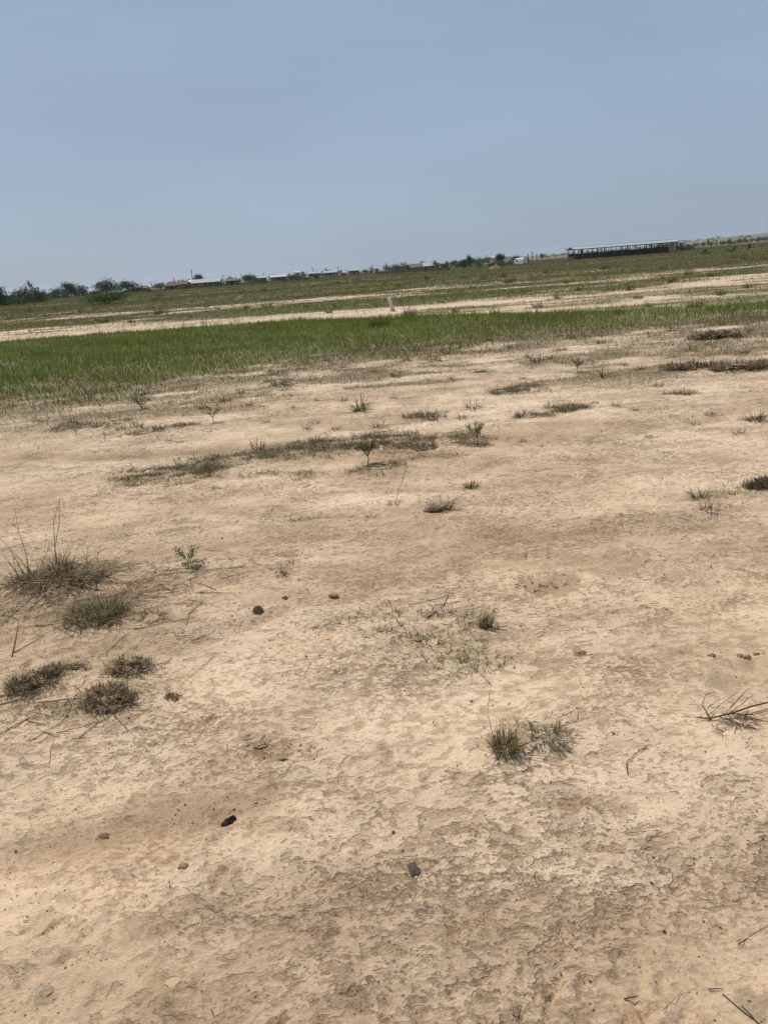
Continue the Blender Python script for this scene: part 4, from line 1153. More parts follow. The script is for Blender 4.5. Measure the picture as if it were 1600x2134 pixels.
# dead branch on the right
x0, y0, z0 = GH(1530, 1500)
t = thing('dead_branch', 'dead forked branch with a tangle of fine dark twigs on bare sand', 'branch', (x0, y0, z0))
def gp(u, v, up): a = off(1530, 1500, u, v); return (a[0], a[1], up)
MB().tube([gp(1450, 1498, .004), gp(1480, 1502, .008), gp(1530, 1492, .014), gp(1565, 1482, .018), gp(1640, 1465, .02)], [.0016, .0026, .003, .003, .0026]).build('main_stem', M_TWIG, t)
for pth, r in [([(1480, 1502, .008), (1462, 1480, .02), (1470, 1462, .026), (1490, 1452, .02)], .0022), ([(1500, 1500, .01), (1530, 1512, .012), (1575, 1525, .008)], .0022),
               ([(1520, 1494, .012), (1570, 1500, .02), (1600, 1492, .02)], .0018), ([(1520, 1480, .006), (1540, 1462, .016), (1560, 1445, .02)], .0018),
               ([(1510, 1500, .01), (1545, 1520, .01), (1560, 1522, .006)], .0018), ([(1470, 1500, .006), (1500, 1480, .02), (1550, 1440, .02), (1562, 1432, .014)], .0010),
               ([(1535, 1495, .012), (1585, 1508, .012), (1615, 1512, .008)], .0016)]:
    MB().tube([gp(*q) for q in pth], [r * (1 - .2 * i) for i in range(len(pth))], 4).build('twig', M_TWIG, t)
link('fine_twigs', tuft_mesh('fine_twigs', 90, 0.07, 0.045, (1.1, 1.5), (-.1, .2), 0.0022, DARKD, None, 0, 2, 0.6), M_DRY, t, (off(1530, 1500, 1545, 1508)[0], off(1530, 1500, 1545, 1508)[1], 0.008))
link('fine_twigs', tuft_mesh('fine_twigs', 40, 0.05, 0.03, (1.1, 1.5), (-.1, .2), 0.002, DARKD, None, 0, 2, 0.6), M_DRY, t, (off(1530, 1500, 1520, 1528)[0], off(1530, 1500, 1520, 1528)[1], 0.004))

# ------------------------------------------------------------------ boundary post
x0, y0, z0 = GH(819, 648)
t = thing('boundary_post', 'leaning white concrete boundary post at the sandy track', 'post', (x0, y0, z0), 0.35)
mb = MB(); w0, w1 = 0.058, 0.050
for (z_, w_) in ((-0.06, w0), (0.05, w0), (0.50, w1), (0.53, w1 - .012)):
    mb.v += [(-w_, -w_, z_), (w_, -w_, z_), (w_, w_, z_), (-w_, w_, z_)]
for i in range(3):
    for j in range(4): mb.f.append((i * 4 + j, i * 4 + (j + 1) % 4, i * 4 + 4 + (j + 1) % 4, i * 4 + 4 + j))
mb.f.append((12, 13, 14, 15))
s = mb.build('shaft', M_CONC, t); s.rotation_euler = (0.05, -0.27, 0)
link('grass_foot', tuft_mesh('grass_foot', 40, 0.14, 0.12, (0.1, .9), (0, .6), .012, OLIVE, DRYC, .5), M_DRY, t)

# ------------------------------------------------------------------ trees and bushes
def crown_mesh(name, lobes, nleaf, leaf, pal, gap=0.0):
    """leaf faces spread through several uneven lobes; lobes: (x, y, z, rx, ry, rz)"""
    w = np.array([l_[3] * l_[5] for l_ in lobes]); w = w / w.sum()
    li = RNG.choice(len(lobes), nleaf, p=w)
    L = np.array(lobes)[li]
    d = RNG.normal(0, 1, (nleaf, 3)); d /= np.linalg.norm(d, axis=1)[:, None]
    r = RNG.random(nleaf) ** 0.40 * (0.82 + 0.36 * RNG.random(nleaf))
    # clumping: pull leaves to a set of small clump centres
    P = L[:, :3] + d * r[:, None] * L[:, 3:]
    nc = max(8, nleaf // 22)
    ctr = P[RNG.choice(nleaf, nc)]
    k = RNG.integers(0, nc, nleaf)
    pull = RNG.random(nleaf) < 0.5
    P = np.where(pull[:, None], ctr[k] + RNG.normal(0, leaf * 1.5, (nleaf, 3)), P)
    # leaf quads
    nrm = RNG.normal(0, 1, (nleaf, 3)); nrm[:, 2] += 0.6; nrm /= np.linalg.norm(nrm, axis=1)[:, None]
    a = np.cross(nrm, RNG.normal(0, 1, (nleaf, 3))); a /= np.linalg.norm(a, axis=1)[:, None] + 1e-9
    b = np.cross(nrm, a)
    s = leaf * RNG.uniform(0.55, 1.2, nleaf)[:, None]
    V = np.stack([P - a * s, P + b * s * .55, P + a * s, P - b * s * .55], 1).reshape(-1, 3)
    Fq = np.arange(nleaf * 4).reshape(-1, 4)
    cc = pick(pal, nleaf)
    return np_mesh(name, V, Fq, np.repeat(cc, 4, 0))

T_DARK = np.array([[0.040, 0.072, 0.014], [0.050, 0.086, 0.016], [0.033, 0.060, 0.012]])
T_MID = np.array([[0.066, 0.096, 0.018], [0.080, 0.112, 0.022], [0.055, 0.080, 0.016]])
T_GREY = np.array([[0.074, 0.092, 0.034], [0.086, 0.106, 0.040], [0.060, 0.078, 0.028]])
T_BRI = np.array([[0.075, 0.120, 0.016], [0.090, 0.138, 0.022], [0.060, 0.100, 0.014]])
T_BRN = np.array([[0.070, 0.052, 0.030], [0.060, 0.058, 0.026], [0.085, 0.060, 0.036]])

def tree(name, label, u, d, top, base, wpx, pal, nleaf=700, trunk=0.28, group=None, lob=6, cat='tree', sparse=False, seed=0):
    """top / base: rows of the photograph the crown's top and the foot show at, for a tree at distance d"""
    x = X_at(u, d); z = hz(x, d)
    hgt = max(metres(base - top, d), 0.5); w = metres(wpx, d) * 1.4
    if top > 100:
        dd_ = ray(u, top); hgt = max(CAM_H + dd_[2] * d / dd_[1] - z, 0.5)
        x = X_at(u, d, hgt * 0.6)
    nleaf = int(nleaf * 1.5)
    t = thing(name, label, cat, (x, d, z), random.uniform(-.3, .3), group)
    r = random.Random(seed + int(u * 7)); mb = MB()
    th = hgt * trunk
    if trunk > 0.05:
        mb.tube([(0, 0, -0.2), (0.02 * hgt, 0, th * .5), (0, 0.01 * hgt, th), (0.03 * w, 0, hgt * .7)], [hgt * .035, hgt * .028, hgt * .024, hgt * .008], 6)
    lobes = []
    for k in range(lob):
        a = 6.28 * k / lob + r.uniform(-.5, .5)
        q = r.uniform(0.22, 0.34) * w
        cx_ = math.cos(a) * (w / 2 - q) * r.uniform(.6, 1.0); cy2 = math.sin(a) * (w / 2 - q) * .8
        rz_ = (hgt - th) * r.uniform(.24, .38)
        cz = th + rz_ + (hgt - th - 2 * rz_) * r.uniform(0.0, 0.85) * (1 - 0.5 * abs(cx_) / (w / 2 + .01))
        lobes.append((cx_, cy2, cz, q, q * .9, rz_))
        mb.tube([(0, 0, max(th * .8, 0.05)), (cx_ * .5, cy2 * .5, (th + cz) / 2), (cx_, cy2, cz)], [hgt * .016, hgt * .011, hgt * .005], 4)
    q = w * .26
    lobes.append((r.uniform(-.08, .08) * w, 0, hgt - (hgt - th) * .28, q, q, (hgt - th) * .28))
    mb.build('trunk', M_BARK, t)
    leaf = max(0.09, math.sqrt(w * hgt / nleaf) * 1.5)
    link('crown', crown_mesh('crown', lobes, nleaf, leaf, pal), M_LEAF, t)
    return t
TG = 'trees of the far treeline'
for a in [
    ('bush', 'dark bush with a dead stem, first of the left treeline', -6, 165, 590, 634, 34, T_DARK, 700, .05, None, 5, 'bush'),
    ('bush', 'olive feathery bush, tallest of the thicket beside the spindly tree', 50, 180, 594, 626, 46, T_MID, 900, .05, None, 6, 'bush'),
    ('bush', 'low dark bush at the foot of the olive feathery bush', 82, 172, 604, 625, 36, T_DARK, 600, .04, None, 5, 'bush'),
    ('bush', 'low dark hedge-like bush left of the olive feathery bush', 14, 170, 614, 631, 46, T_DARK, 600, .04, None, 6, 'bush'),
    ('tree', 'low broad tree left of the dark domed tree', 118, 290, 597, 616, 36, T_MID, 600, .15, None, 6, 'tree'),
    ('tree', 'dark green domed tree in the left treeline', 146, 270, 584, 616, 36, T_DARK, 900, .25, None, 6, 'tree'),
    ('tree', 'smaller dark tree right of the dark domed tree', 172, 272, 594, 614, 22, T_DARK, 500, .2, None, 5, 'tree'),
    ('tree', 'pale grey-green broad round tree behind the green shrub', 219, 250, 581, 610, 46, T_GREY, 1100, .2, None, 7, 'tree'),
    ('tree', 'dark open-crowned tree right of the pale round tree', 266, 245, 583, 611, 40, T_DARK, 620, .3, None, 6, 'tree'),
    ('bush', 'brownish bush under the open-crowned tree', 285, 246, 596, 609, 22, T_BRN, 320, .1, None, 4, 'bush'),
    ('tree', 'spreading dark tree left of the brown thatched house', 333, 330, 588, 604, 30, T_MID, 600, .2, None, 5, 'tree'),
    ('tree', 'dense round dark tree behind the long metal-roofed house', 414, 360, 571, 592, 23, T_DARK, 700, .3, None, 5, 'tree'),
    ('bush', 'low grey-green tree beside the dense round tree', 395, 355, 583, 595, 22, T_GREY, 400, .1, None, 5, 'tree'),
    ('tree', 'round grey-green tree above the low wall', 520, 300, 571, 592, 28, T_MID, 800, .25, None, 6, 'tree'),
    ('tree', 'low wide tree behind the red mud house', 489, 340, 582, 593, 22, T_MID, 400, .15, None, 5, 'tree'),
    ('bush', 'dark bush at the front of the long metal-roofed house', 452, 268, 587, 600, 34, T_DARK, 520, .04, None, 6, 'bush'),
    ('bush', 'small leafy bush at the left end of the metal-roofed house', 418, 268, 594, 602, 26, T_MID, 340, .04, None, 5, 'bush'),
    ('tree', 'small tree behind the white-roofed sheds', 568, 420, 576, 586, 14, T_MID, 300, .2, None, 4, 'tree'),
    ('tree', 'row-end grey-green tree left of the brown bush', 604, 350, 573, 588, 18, T_GREY, 400, .15, None, 5, 'tree'),
    ('tree', 'grey-green tree between row-end tree and brown bush', 620, 352, 574, 588, 14, T_GREY, 350, .15, None, 4, 'tree'),
    ('bush', 'reddish brown round bush in the open field', 637, 262, 577, 589, 17, T_BRN, 420, .05, None, 5, 'bush'),
    ('bush', 'small dark palm-like bush by the white roofs', 671, 360, 570, 580, 9, T_DARK, 220, .3, None, 4, 'bush'),
    ('tree', 'pair of dark rounded trees by the white roofs', 717, 340, 568, 579, 17, T_DARK, 400, .2, None, 4, 'tree'),
    ('tree', 'dark grey broad tree above the pale wall corner', 761, 330, 561, 575, 15, T_DARK * 1.3, 450, .2, None, 5, 'tree'),
    ('tree', 'narrow dark tree right of the dark grey broad tree', 773, 332, 562, 573, 9, T_DARK, 240, .2, None, 4, 'tree'),
    ('bush', 'grey bush left of the dark grey broad tree', 748, 320, 567, 576, 11, T_GREY, 240, .1, None, 4, 'bush'),
    ('tree', 'dark tree left of the dark gabled roof', 848, 330, 552, 566, 18, T_DARK, 450, .2, None, 5, 'tree'),
    ('tree', 'small dark tree over the long mud wall', 828, 360, 557, 566, 12, T_DARK, 260, .2, None, 4, 'tree'),
    ('bush', 'flat dark tree behind the long mud wall', 812, 380, 559, 567, 14, T_MID, 220, .1, None, 4, 'tree'),
    ('bush', 'dark bush right of the wide white roof', 909, 340, 549, 561, 17, T_DARK, 380, .1, None, 5, 'bush'),
    ('tree', 'dark two-lobed tree alone in the field', 966, 262, 540, 557, 20, T_DARK, 600, .1, None, 5, 'tree'),
    ('tree', 'tall dark tree rising behind the two-lobed tree', 978, 266, 531, 556, 16, T_DARK, 600, .25, None, 5, 'tree'),
    ('tree', 'dark round tree behind the orange gravel heap', 1041, 262, 527, 557, 20, T_DARK, 800, .42, None, 6, 'tree'),
    ('bush', 'mid green bush around the foot of the dark round tree', 1040, 255, 542, 559, 32, T_MID, 600, .04, None, 6, 'bush'),
    ('bush', 'grey-green bush between the two dark field trees', 997, 330, 545, 555, 18, T_GREY, 350, .05, None, 5, 'bush'),
    ('tree', 'low dark tree behind the white van', 1075, 400, 537, 548, 22, T_MID, 320, .1, None, 5, 'tree'),
    ('tree', 'dark tree right of the white van', 1096, 300, 535, 551, 13, T_DARK, 360, .2, None, 4, 'tree'),
    ('bush', 'mid green bush behind the right end of the shed', 1378, 246, 505, 526, 40, T_MID, 800, .04, None, 6, 'bush'),
    ('bush', 'dark bush beside the right end of the shed', 1418, 240, 506, 524, 22, T_DARK, 500, .04, None, 5, 'bush'),
    ('bush', 'low green bush trailing away from the shed end', 1437, 238, 509, 521, 22, T_MID, 420, .04, None, 5, 'bush')]:
    tree(*a)
tree('shrub', 'bright green rounded shrub alone in the open field', 222, 90, 604, 636, 84, T_BRI, 2600, 0.03, None, 9, 'shrub')

# spindly tree with leaf tufts on bare branches
x0 = X_at(76, 185); z0 = hz(x0, 185)
t = thing('spindly_tree', 'thin spindly tree with dark leaf tufts on bare branches', 'tree', (x0, 185, z0))
mb = MB(); lobes = []
hm = metres(1, 185)
for (du, dv, rr) in [(-8, -40, 2.2), (-6, -33, 1.8), (-2, -30, 2.0), (4, -28, 1.8), (10, -29, 2.2), (0, -24, 2.2), (-4, -36, 1.5)]:
    tip = (du * hm, random.uniform(-.2, .2), -dv * hm)
    mb.tube([(0, 0, -.1), (du * hm * .3, 0, -dv * hm * .45), tip], [.07, .05, .025], 5)
    lobes.append((*tip, rr * hm, rr * hm, rr * hm))
mb.build('trunk', M_BARK, t)
link('crown', crown_mesh('crown', lobes, 260, 0.2, T_DARK), M_LEAF, t)
# scrub dotted over the far right slope
RG = 'scrub bushes on the far slope'
for (u, v0, v1, w) in [(1466, 503, 511, 9), (1475, 499, 505, 6), (1492, 502, 508, 6), (1505, 500, 510, 12), (1518, 498, 507, 13), (1522, 503, 510, 8), (1531, 502, 509, 7),
                       (1541, 497, 506, 14), (1554, 496, 505, 14), (1566, 495, 502, 7), (1579, 493, 501, 14), (1592, 492, 500, 12), (1605, 490, 499, 14), (1450, 505, 511, 14), (1622, 488, 498, 16), (1482, 505, 510, 12),
                       (1561, 508, 515, 5), (1530, 512, 517, 5), (1470, 517, 523, 5)]:
    dd = 520 if v1 < 512 else 330
    if v1 > 512: dd = 150
    x = X_at(u, dd)
    tree('scrub_bush', 'low grey-green scrub bush dotted on the far right slope', u, dd, v0, v1, w, T_GREY if v1 < 512 else T_MID, 220, .05, RG, 4, 'bush')
for k in range(110):
    u = random.uniform(1130, 1640); dd = random.uniform(800, 2000)
    tree('ridge_tree', 'tiny dark tree on the hazy ridge at the skyline', u, dd, 0, random.uniform(2.0, 4.5), random.uniform(4, 11), T_GREY, 90, .05, 'tiny trees on the hazy ridge', 3, 'tree')
for k in range(80):
    u = random.uniform(-20, 1130); dd = random.uniform(420, 900)
    tree('skyline_tree', 'tiny tree in the hazy line along the village skyline', u, dd, 0, random.uniform(7, 13), random.uniform(9, 22), T_GREY if k % 2 else T_MID, 150, .1, 'tiny trees along the village skyline', 4, 'tree')
for k in range(16):
    u = -14 + 7.2 * k + random.uniform(-3, 3); dd = random.uniform(160, 205)
    tree('thicket_bush', 'leafy green bush of the dense thicket left of the dark domed tree', u, dd, 0, random.uniform(9, 19), random.uniform(14, 24), (T_MID, T_DARK, T_MID * 1.2)[k % 3], 300, .04, 'bushes of the left thicket', 5, 'bush')
for k in range(44):
    u = random.choice([random.uniform(95, 330), random.uniform(385, 640), random.uniform(590, 960), random.uniform(940, 1080)]); dd = random.uniform(235, 320)
    tree('village_bush', 'low dark bush growing in front of the village houses', u, dd, 0, random.uniform(5, 11), random.uniform(9, 19), T_DARK if k % 3 else T_MID, 170, .05, 'bushes in front of the village', 4, 'bush')
# weeds dotted over the open field
wm = [tuft_mesh('weed_stems', 40, 0.42, 0.20, (0.0, 0.9), (0.0, 0.5), 0.03, p, p2, .4, 2) for (p, p2) in ((OLIVE, DARKD), (DARKD, OLIVE), (T_MID, OLIVE), (GREEN, OLIVE))]
fw = [(340, 652, 1.4), (328, 655, 1.0), (515, 642, 1.0), (558, 640, 1.1), (550, 608, 1.3), (505, 612, .8), (590, 618, .7), (700, 590, 1.0), (745, 585, 1.3), (800, 592, .9), (890, 582, 1.3), (1008, 582, 1.5),
      (1051, 578, 1.3), (1060, 590, 1.3), (1066, 586, 1.2), (967, 580, 1.0), (1137, 568, 1.2), (1160, 622, .9), (1205, 605, .8), (1030, 655, .9), (950, 650, .7), (1435, 572, 1.2), (1400, 588, 1.0),
      (1484, 575, .9), (1550, 540, 1.4), (1530, 538, 1.2), (1520, 525, 1.6), (1470, 530, 1.6), (1260, 560, 1.2), (1310, 605, .9), (45, 628, 1.8), (60, 650, 1.2), (115, 645, 1.0), (20, 665, .9), (170, 650, 1.0),
      (216, 672, 1.1), (275, 672, .8), (330, 617, 1.2), (325, 625, 1.2), (430, 640, .8), (455, 645, .8), (640, 640, .8), (620, 622, .7), (685, 652, .8), (760, 600, .8), (830, 598, .9), (1120, 640, .9), (1165, 655, .8),
      (1350, 640, .9), (1290, 655, .8), (1330, 622, .8), (1500, 615, .9), (1560, 600, .8), (1450, 640, .9), (900, 660, .6), (1380, 560, 1.0), (1240, 580, 1.0), (1180, 590, .9), (1090, 610, .8), (985, 600, .8)]
for i, (u, v, s) in enumerate(fw):
    x, y_, z = GH(u, v)
    o = link('field_weed', wm[i % 4], M_DRY, None, (x, y_, z - .02), random.uniform(0, 6.28)); k = s * (0.6 + y_ / 140); o.scale = (k * 1.2, k, k)
    tag(o, 'dark weed clump dotted in the open field behind the track', 'weed', 'weed clumps in the open field')

# ------------------------------------------------------------------ open shed
sx, sy = G(1195, 542)
SL = X_at(1412, sy) - sx
sz = min(hz(sx, sy), hz(sx + SL, sy), hz(sx, sy + 6))
t = thing('open_shed', 'long open-sided timber shed with pale metal roof in the field', 'shed', (sx, sy, sz), 0.0)
gz = lambda a, b: hz(sx + a, sy + b) - sz
SD, EH, RH = 6.5, 2.95, 3.50
mb = MB(); e = 0.04; ns = 46
for side in (0, 1):
    xs = np.linspace(-0.15, SL + 0.3, ns * 2 + 1)
    top = []; bot = []
    for i, xx in enumerate(xs):
        rp = 0.03 * (i % 2)
        ya_, za = (-0.7, EH - 0.12) if side == 0 else (SD + 0.7, EH - 0.12)
        yb_, zb = SD / 2, RH
        mb.v += [(xx, ya_, za + rp), (xx, yb_, zb + rp), (xx, ya_, za + rp - e), (xx, yb_, zb + rp - e)]
    b0 = side * (ns * 2 + 1) * 4
    for i in range(ns * 2):
        q = b0 + 4 * i
        mb.f += [(q, q + 4, q + 5, q + 1), (q + 2, q + 3, q + 7, q + 6), (q, q + 2, q + 6, q + 4)]
rf = mb.build('roof', M_SHEETG, t)
MB().box(-0.15, SL + 0.3, SD / 2 - .18, SD / 2 + .18, RH + .035, RH + .075).build('ridge_cap', M_SHEETG, rf)
def post(px, py, w, top, mat=M_TIMBER):
    MB().box(px - w / 2, px + w / 2, py - w / 2, py + w / 2, gz(px, py) - 0.25, top).build('post', mat, t)
fr = [(1196, .16), (1211, .42), (1234.5, .14), (1244, .12), (1259, .30), (1295, .15), (1307, .32), (1346, .14), (1356, .34), (1371, .20), (1408, .30)]
for (u, w) in fr:
    post((u - 1195) / 217 * SL + .05, 0, w, EH - .30)
for k in range(22):
    post(0.3 + (SL - .6) * k / 21, SD, 0.16 if k % 2 else 0.11, EH - .30)
for k in range(5):
    post(1 + (SL - 2) * k / 4, SD / 2, 0.12, RH - .12)
MB().box(SL - 2.1, SL - 1.0, -0.05, 0.05, gz(SL - 1.5, 0) - .15, EH - .32).build('end_panel', M_TIMBERP, t)
for yb in (0, SD):
    MB().box(-0.3, SL + 0.3, yb - .07, yb + .07, EH - .30, EH - .12).build('eave_beam', M_TIMBER, t)
nb = 13
for k in range(nb):
    a, b = SL * k / nb, SL * (k + 1) / nb - .05
    MB().box(a, b, SD - .16, SD - .10, gz(a, SD) - .15, 1.68 + random.uniform(-.06, .06)).build('half_wall_panel', M_BOARD, t)
for k in range(4):
    a, b = SD * k / 4 + .1, SD * (k + 1) / 4 - .05
    MB().box(.02, .08, a, b, gz(0, a) - .15, 1.0).build('half_wall_panel', M_BOARD, t)
for (za, L, yq) in ((EH - .02, 2.4, -.3), (EH - .22, 2.2, .6), (RH - .15, 1.8, 3.0)):
    MB().tube([(-L, yq, za - .10), (0.5, yq, za)], [.045, .05], 5).build('purlin', M_TIMBERP, t)
    MB().tube([(SL - .5, yq, za), (SL + L * .5, yq, za + .12)], [.05, .045], 5).build('purlin', M_TIMBERP, t)
for k in range(6):
    a = SL * (k + .5) / 6
    MB().tube([(a, .1, EH - .2), (a, SD / 2, RH - .1), (a, SD - .1, EH - .2)], [.06, .06, .06], 5).build('rafter', M_TIMBER, t)
MB().box(1216 * 0 + 3, SL - 5, SD * .55, SD * .55 + .5, gz(SL / 2, 3) - .1, .75).build('feeding_trough', M_BOARD, t)

# ------------------------------------------------------------------ houses, walls and poles of the village
def house(name, label, u, d, wpx, wall_h, roof_h, depth, wm_, rm, rot=0.0, hip=False, wins=2, over=0.4, group=None):
    x = X_at(u, d); z = hz(x, d); L = metres(wpx, d)
    t = thing(name, label, 'house', (x, d, z), rot, group)
    h2, D = L / 2, depth / 2
    w = MB().box(-h2, h2, -D, D, -0.4, wall_h)
    if not hip:
        for s in (-1, 1):
            b = len(w.v); w.v += [(s * h2, -D, wall_h), (s * h2, D, wall_h), (s * h2, 0, wall_h + roof_h * .92)]
            w.f.append((b, b + 1, b + 2) if s > 0 else (b + 1, b, b + 2))
    w.build('wall', wm_, t)
    o_ = over; rb = MB(); ze = wall_h - 0.10; zr = wall_h + roof_h; hx = (h2 * .45 if hip else 0)
    for th_ in (0.0, -0.07):
        rb.v += [(-h2 - o_, -D - o_, ze + th_), (h2 + o_, -D - o_, ze + th_), (h2 + o_, D + o_, ze + th_), (-h2 - o_, D + o_, ze + th_), (-h2 - o_ + 2 * hx * .8, 0, zr + th_), (h2 + o_ - 2 * hx * .8, 0, zr + th_)]
    rb.f += [(0, 1, 5, 4), (2, 3, 4, 5), (7, 6, 10, 11), (9, 8, 11, 10), (0, 6, 7, 1), (2, 8, 9, 3)]
    if hip: rb.f += [(1, 2, 5), (3, 0, 4), (8, 7, 11), (6, 9, 10)]
    else: rb.f += [(1, 7, 11, 5), (5, 11, 8, 2), (3, 9, 10, 4), (4, 10, 6, 0)]
    rb.build('roof', rm, t)
    if wins:
        MB().box(-.45, .45, -D - .04, -D + .02, -.2, min(1.95, wall_h - .3)).build('door', M_DARK, t)
        for k in range(wins):
            xx = -h2 + L * (k + .5) / wins
            if abs(xx) < .9: xx += 1.4
            if abs(xx) > h2 - .5: continue
            f = MB().box(xx - .5, xx + .5, -D - .05, -D + .02, .95, min(1.85, wall_h - .3)).build('window', M_TIMBER, t)
            MB().box(xx - .4, xx + .4, -D - .075, -D - .045, 1.05, min(1.75, wall_h - .4)).build('pane', M_DARK, f)
    return t
for a in [
    ('thatched_house', 'round-shouldered brown thatched house beside the tan house', 361, 285, 30, 1.5, 1.35, 4.5, M_MUD, M_THATCH, 0.1, True, 2),
    ('house', 'plain tan mud house with thatch, blank wall', 384, 280, 20, 1.75, .65, 4, M_MUD, M_THATCH, -0.1, False, 0),
    ('house', 'long house with pale metal roof partly hidden by dark bushes', 432, 285, 58, 1.8, 1.0, 6, M_PLASTER, M_SHEETW, 0.05, False, 3),
    ('house', 'rusty-roofed house behind the left end of the metal-roofed house', 412, 310, 30, 2.0, .9, 5, M_PLASTER, M_SHEETG, 0.0, False, 0),
    ('house', 'reddish mud house right of the dark bush', 486, 285, 26, 1.7, .5, 4, M_MUDR, M_RUST, 0.0, False, 2),
    ('house', 'small white-roofed shed above the low wall', 546, 360, 20, 1.9, .7, 4, M_PLASTER, M_SHEETW, 0.15, False, 1),
    ('house', 'grey gabled house right of the small white-roofed shed', 580, 350, 32, 1.7, .8, 6, M_MUD, M_SHEETG, 0.2, False, 2),
    ('house', 'low white-roofed house left of the two tall poles', 655, 400, 24, 2.1, .8, 5, M_PLASTER, M_SHEETW, 0.1, False, 2),
    ('house', 'low white-roofed house between the two tall poles', 690, 395, 28, 2.0, .9, 5, M_PLASTER, M_SHEETW, -0.1, False, 2),
    ('house', 'pale house with white roof left of the grey bush', 737, 390, 22, 2.0, .9, 5, M_PLASTER, M_SHEETW, 0.1, False, 2),
    ('house', 'little white-walled house above the mud wall end', 785, 400, 11, 2.2, .5, 4, M_WHITE, M_SHEETW, 0.0, False, 1),
    ('house', 'dark brown gabled house in front of the wide white roof', 865, 330, 26, 1.3, 1.3, 5, M_MUD, M_RUST, 0.25, False, 1),
    ('house', 'wide low house with a bright white hipped roof', 886, 345, 36, 1.5, 1.4, 8, M_PLASTER, M_SHEETW, 0.0, True, 2),
    ('house', 'thatched hut left of the spreading dark tree', 303, 300, 16, 1.4, .8, 4, M_MUD, M_THATCH, 0.0, True, 1),
    ('house', 'white-roofed house between the treeline trees on the left', 200, 310, 18, 1.7, .5, 5, M_MUD, M_SHEETW, 0.0, False, 1),
    ('house', 'small pale-roofed hut below the low broad tree', 126, 290, 9, 1.1, .4, 3, M_PLASTER, M_SHEETW, 0.0, False, 1)]:
    house(*a)
random.seed(41)
for k in range(26):
    u = random.choice([random.uniform(905, 1070), random.uniform(915, 1065), random.uniform(590, 840)]); dd = random.uniform(650, 1150)
    house('town_house', 'tiny pale house of the distant hazy town', u, dd, random.uniform(7, 15), random.uniform(2.6, 4.5), 1.2, 7,
          random.choice((M_PLASTER, M_WHITE, M_PLASTER, M_MUD)), random.choice((M_SHEETG, M_SHEETW, M_SHEETW)), random.uniform(-.4, .4), False, 0, .3, 'houses of the distant town')
for (u, d, w, lb) in [(1430, 1250, 9, 'white dome-like building on the far slope right of the shed'), (1462, 1450, 8, 'small white building further up the far slope')]:
    house('far_building', lb, u, d, w, 2.2, 1.6, 7, M_WHITE, M_SHEETW, .1, True, 0, .2)

def wall_run(name, label, u0, d0, u1, d1, h, mat, n):
    p0 = Vector((X_at(u0, d0), d0, 0)); p1 = Vector((X_at(u1, d1), d1, 0))
    t = thing(name, label, 'wall', (p0.x, p0.y, hz(p0.x, p0.y)), math.atan2(p1.y - p0.y, p1.x - p0.x))
    L = (p1 - p0).length
    for k in range(n):
        q = p0.lerp(p1, (k + .5) / n); dz = hz(q.x, q.y) - hz(p0.x, p0.y)
        MB().box(L * k / n, L * (k + 1) / n - .03, -.12, .12, dz - .4, dz + h + random.uniform(-.12, .1)).build('wall_panel', mat, t)
wall_run('low_wall', 'low tan wall running right from the red mud house', 500, 275, 556, 285, .75, M_MUD, 6)
wall_run('mud_wall', 'long low reddish-brown mud wall across the field edge', 782, 262, 940, 280, 0.85, M_MUD, 14)
for (u, lb) in ((816.5, 'brown earth pillar stump, left of a pair in front of the mud wall'), (823.5, 'brown earth pillar stump, right of a pair in front of the mud wall')):
    x = X_at(u, 205); z = hz(x, 205); w = metres(4.4, 205) / 2
    t = thing('earth_pillar', lb, 'pillar', (x, 205, z), .2)
    mb = MB()
    for (zz, k) in ((-.3, 1.1), (.5, 1.0), (.95, .95), (1.2, .7)):
        mb.v += [(-w * k, -w * k, zz), (w * k, -w * k * .9, zz), (w * k * .95, w * k, zz), (-w * k, w * k, zz + .03)]
    for i in range(3):
        for j in range(4): mb.f.append((i * 4 + j, i * 4 + (j + 1) % 4, i * 4 + 4 + (j + 1) % 4, i * 4 + 4 + j))
    mb.f.append((12, 13, 14, 15))
    mb.build('shaft', M_MUDR, t)

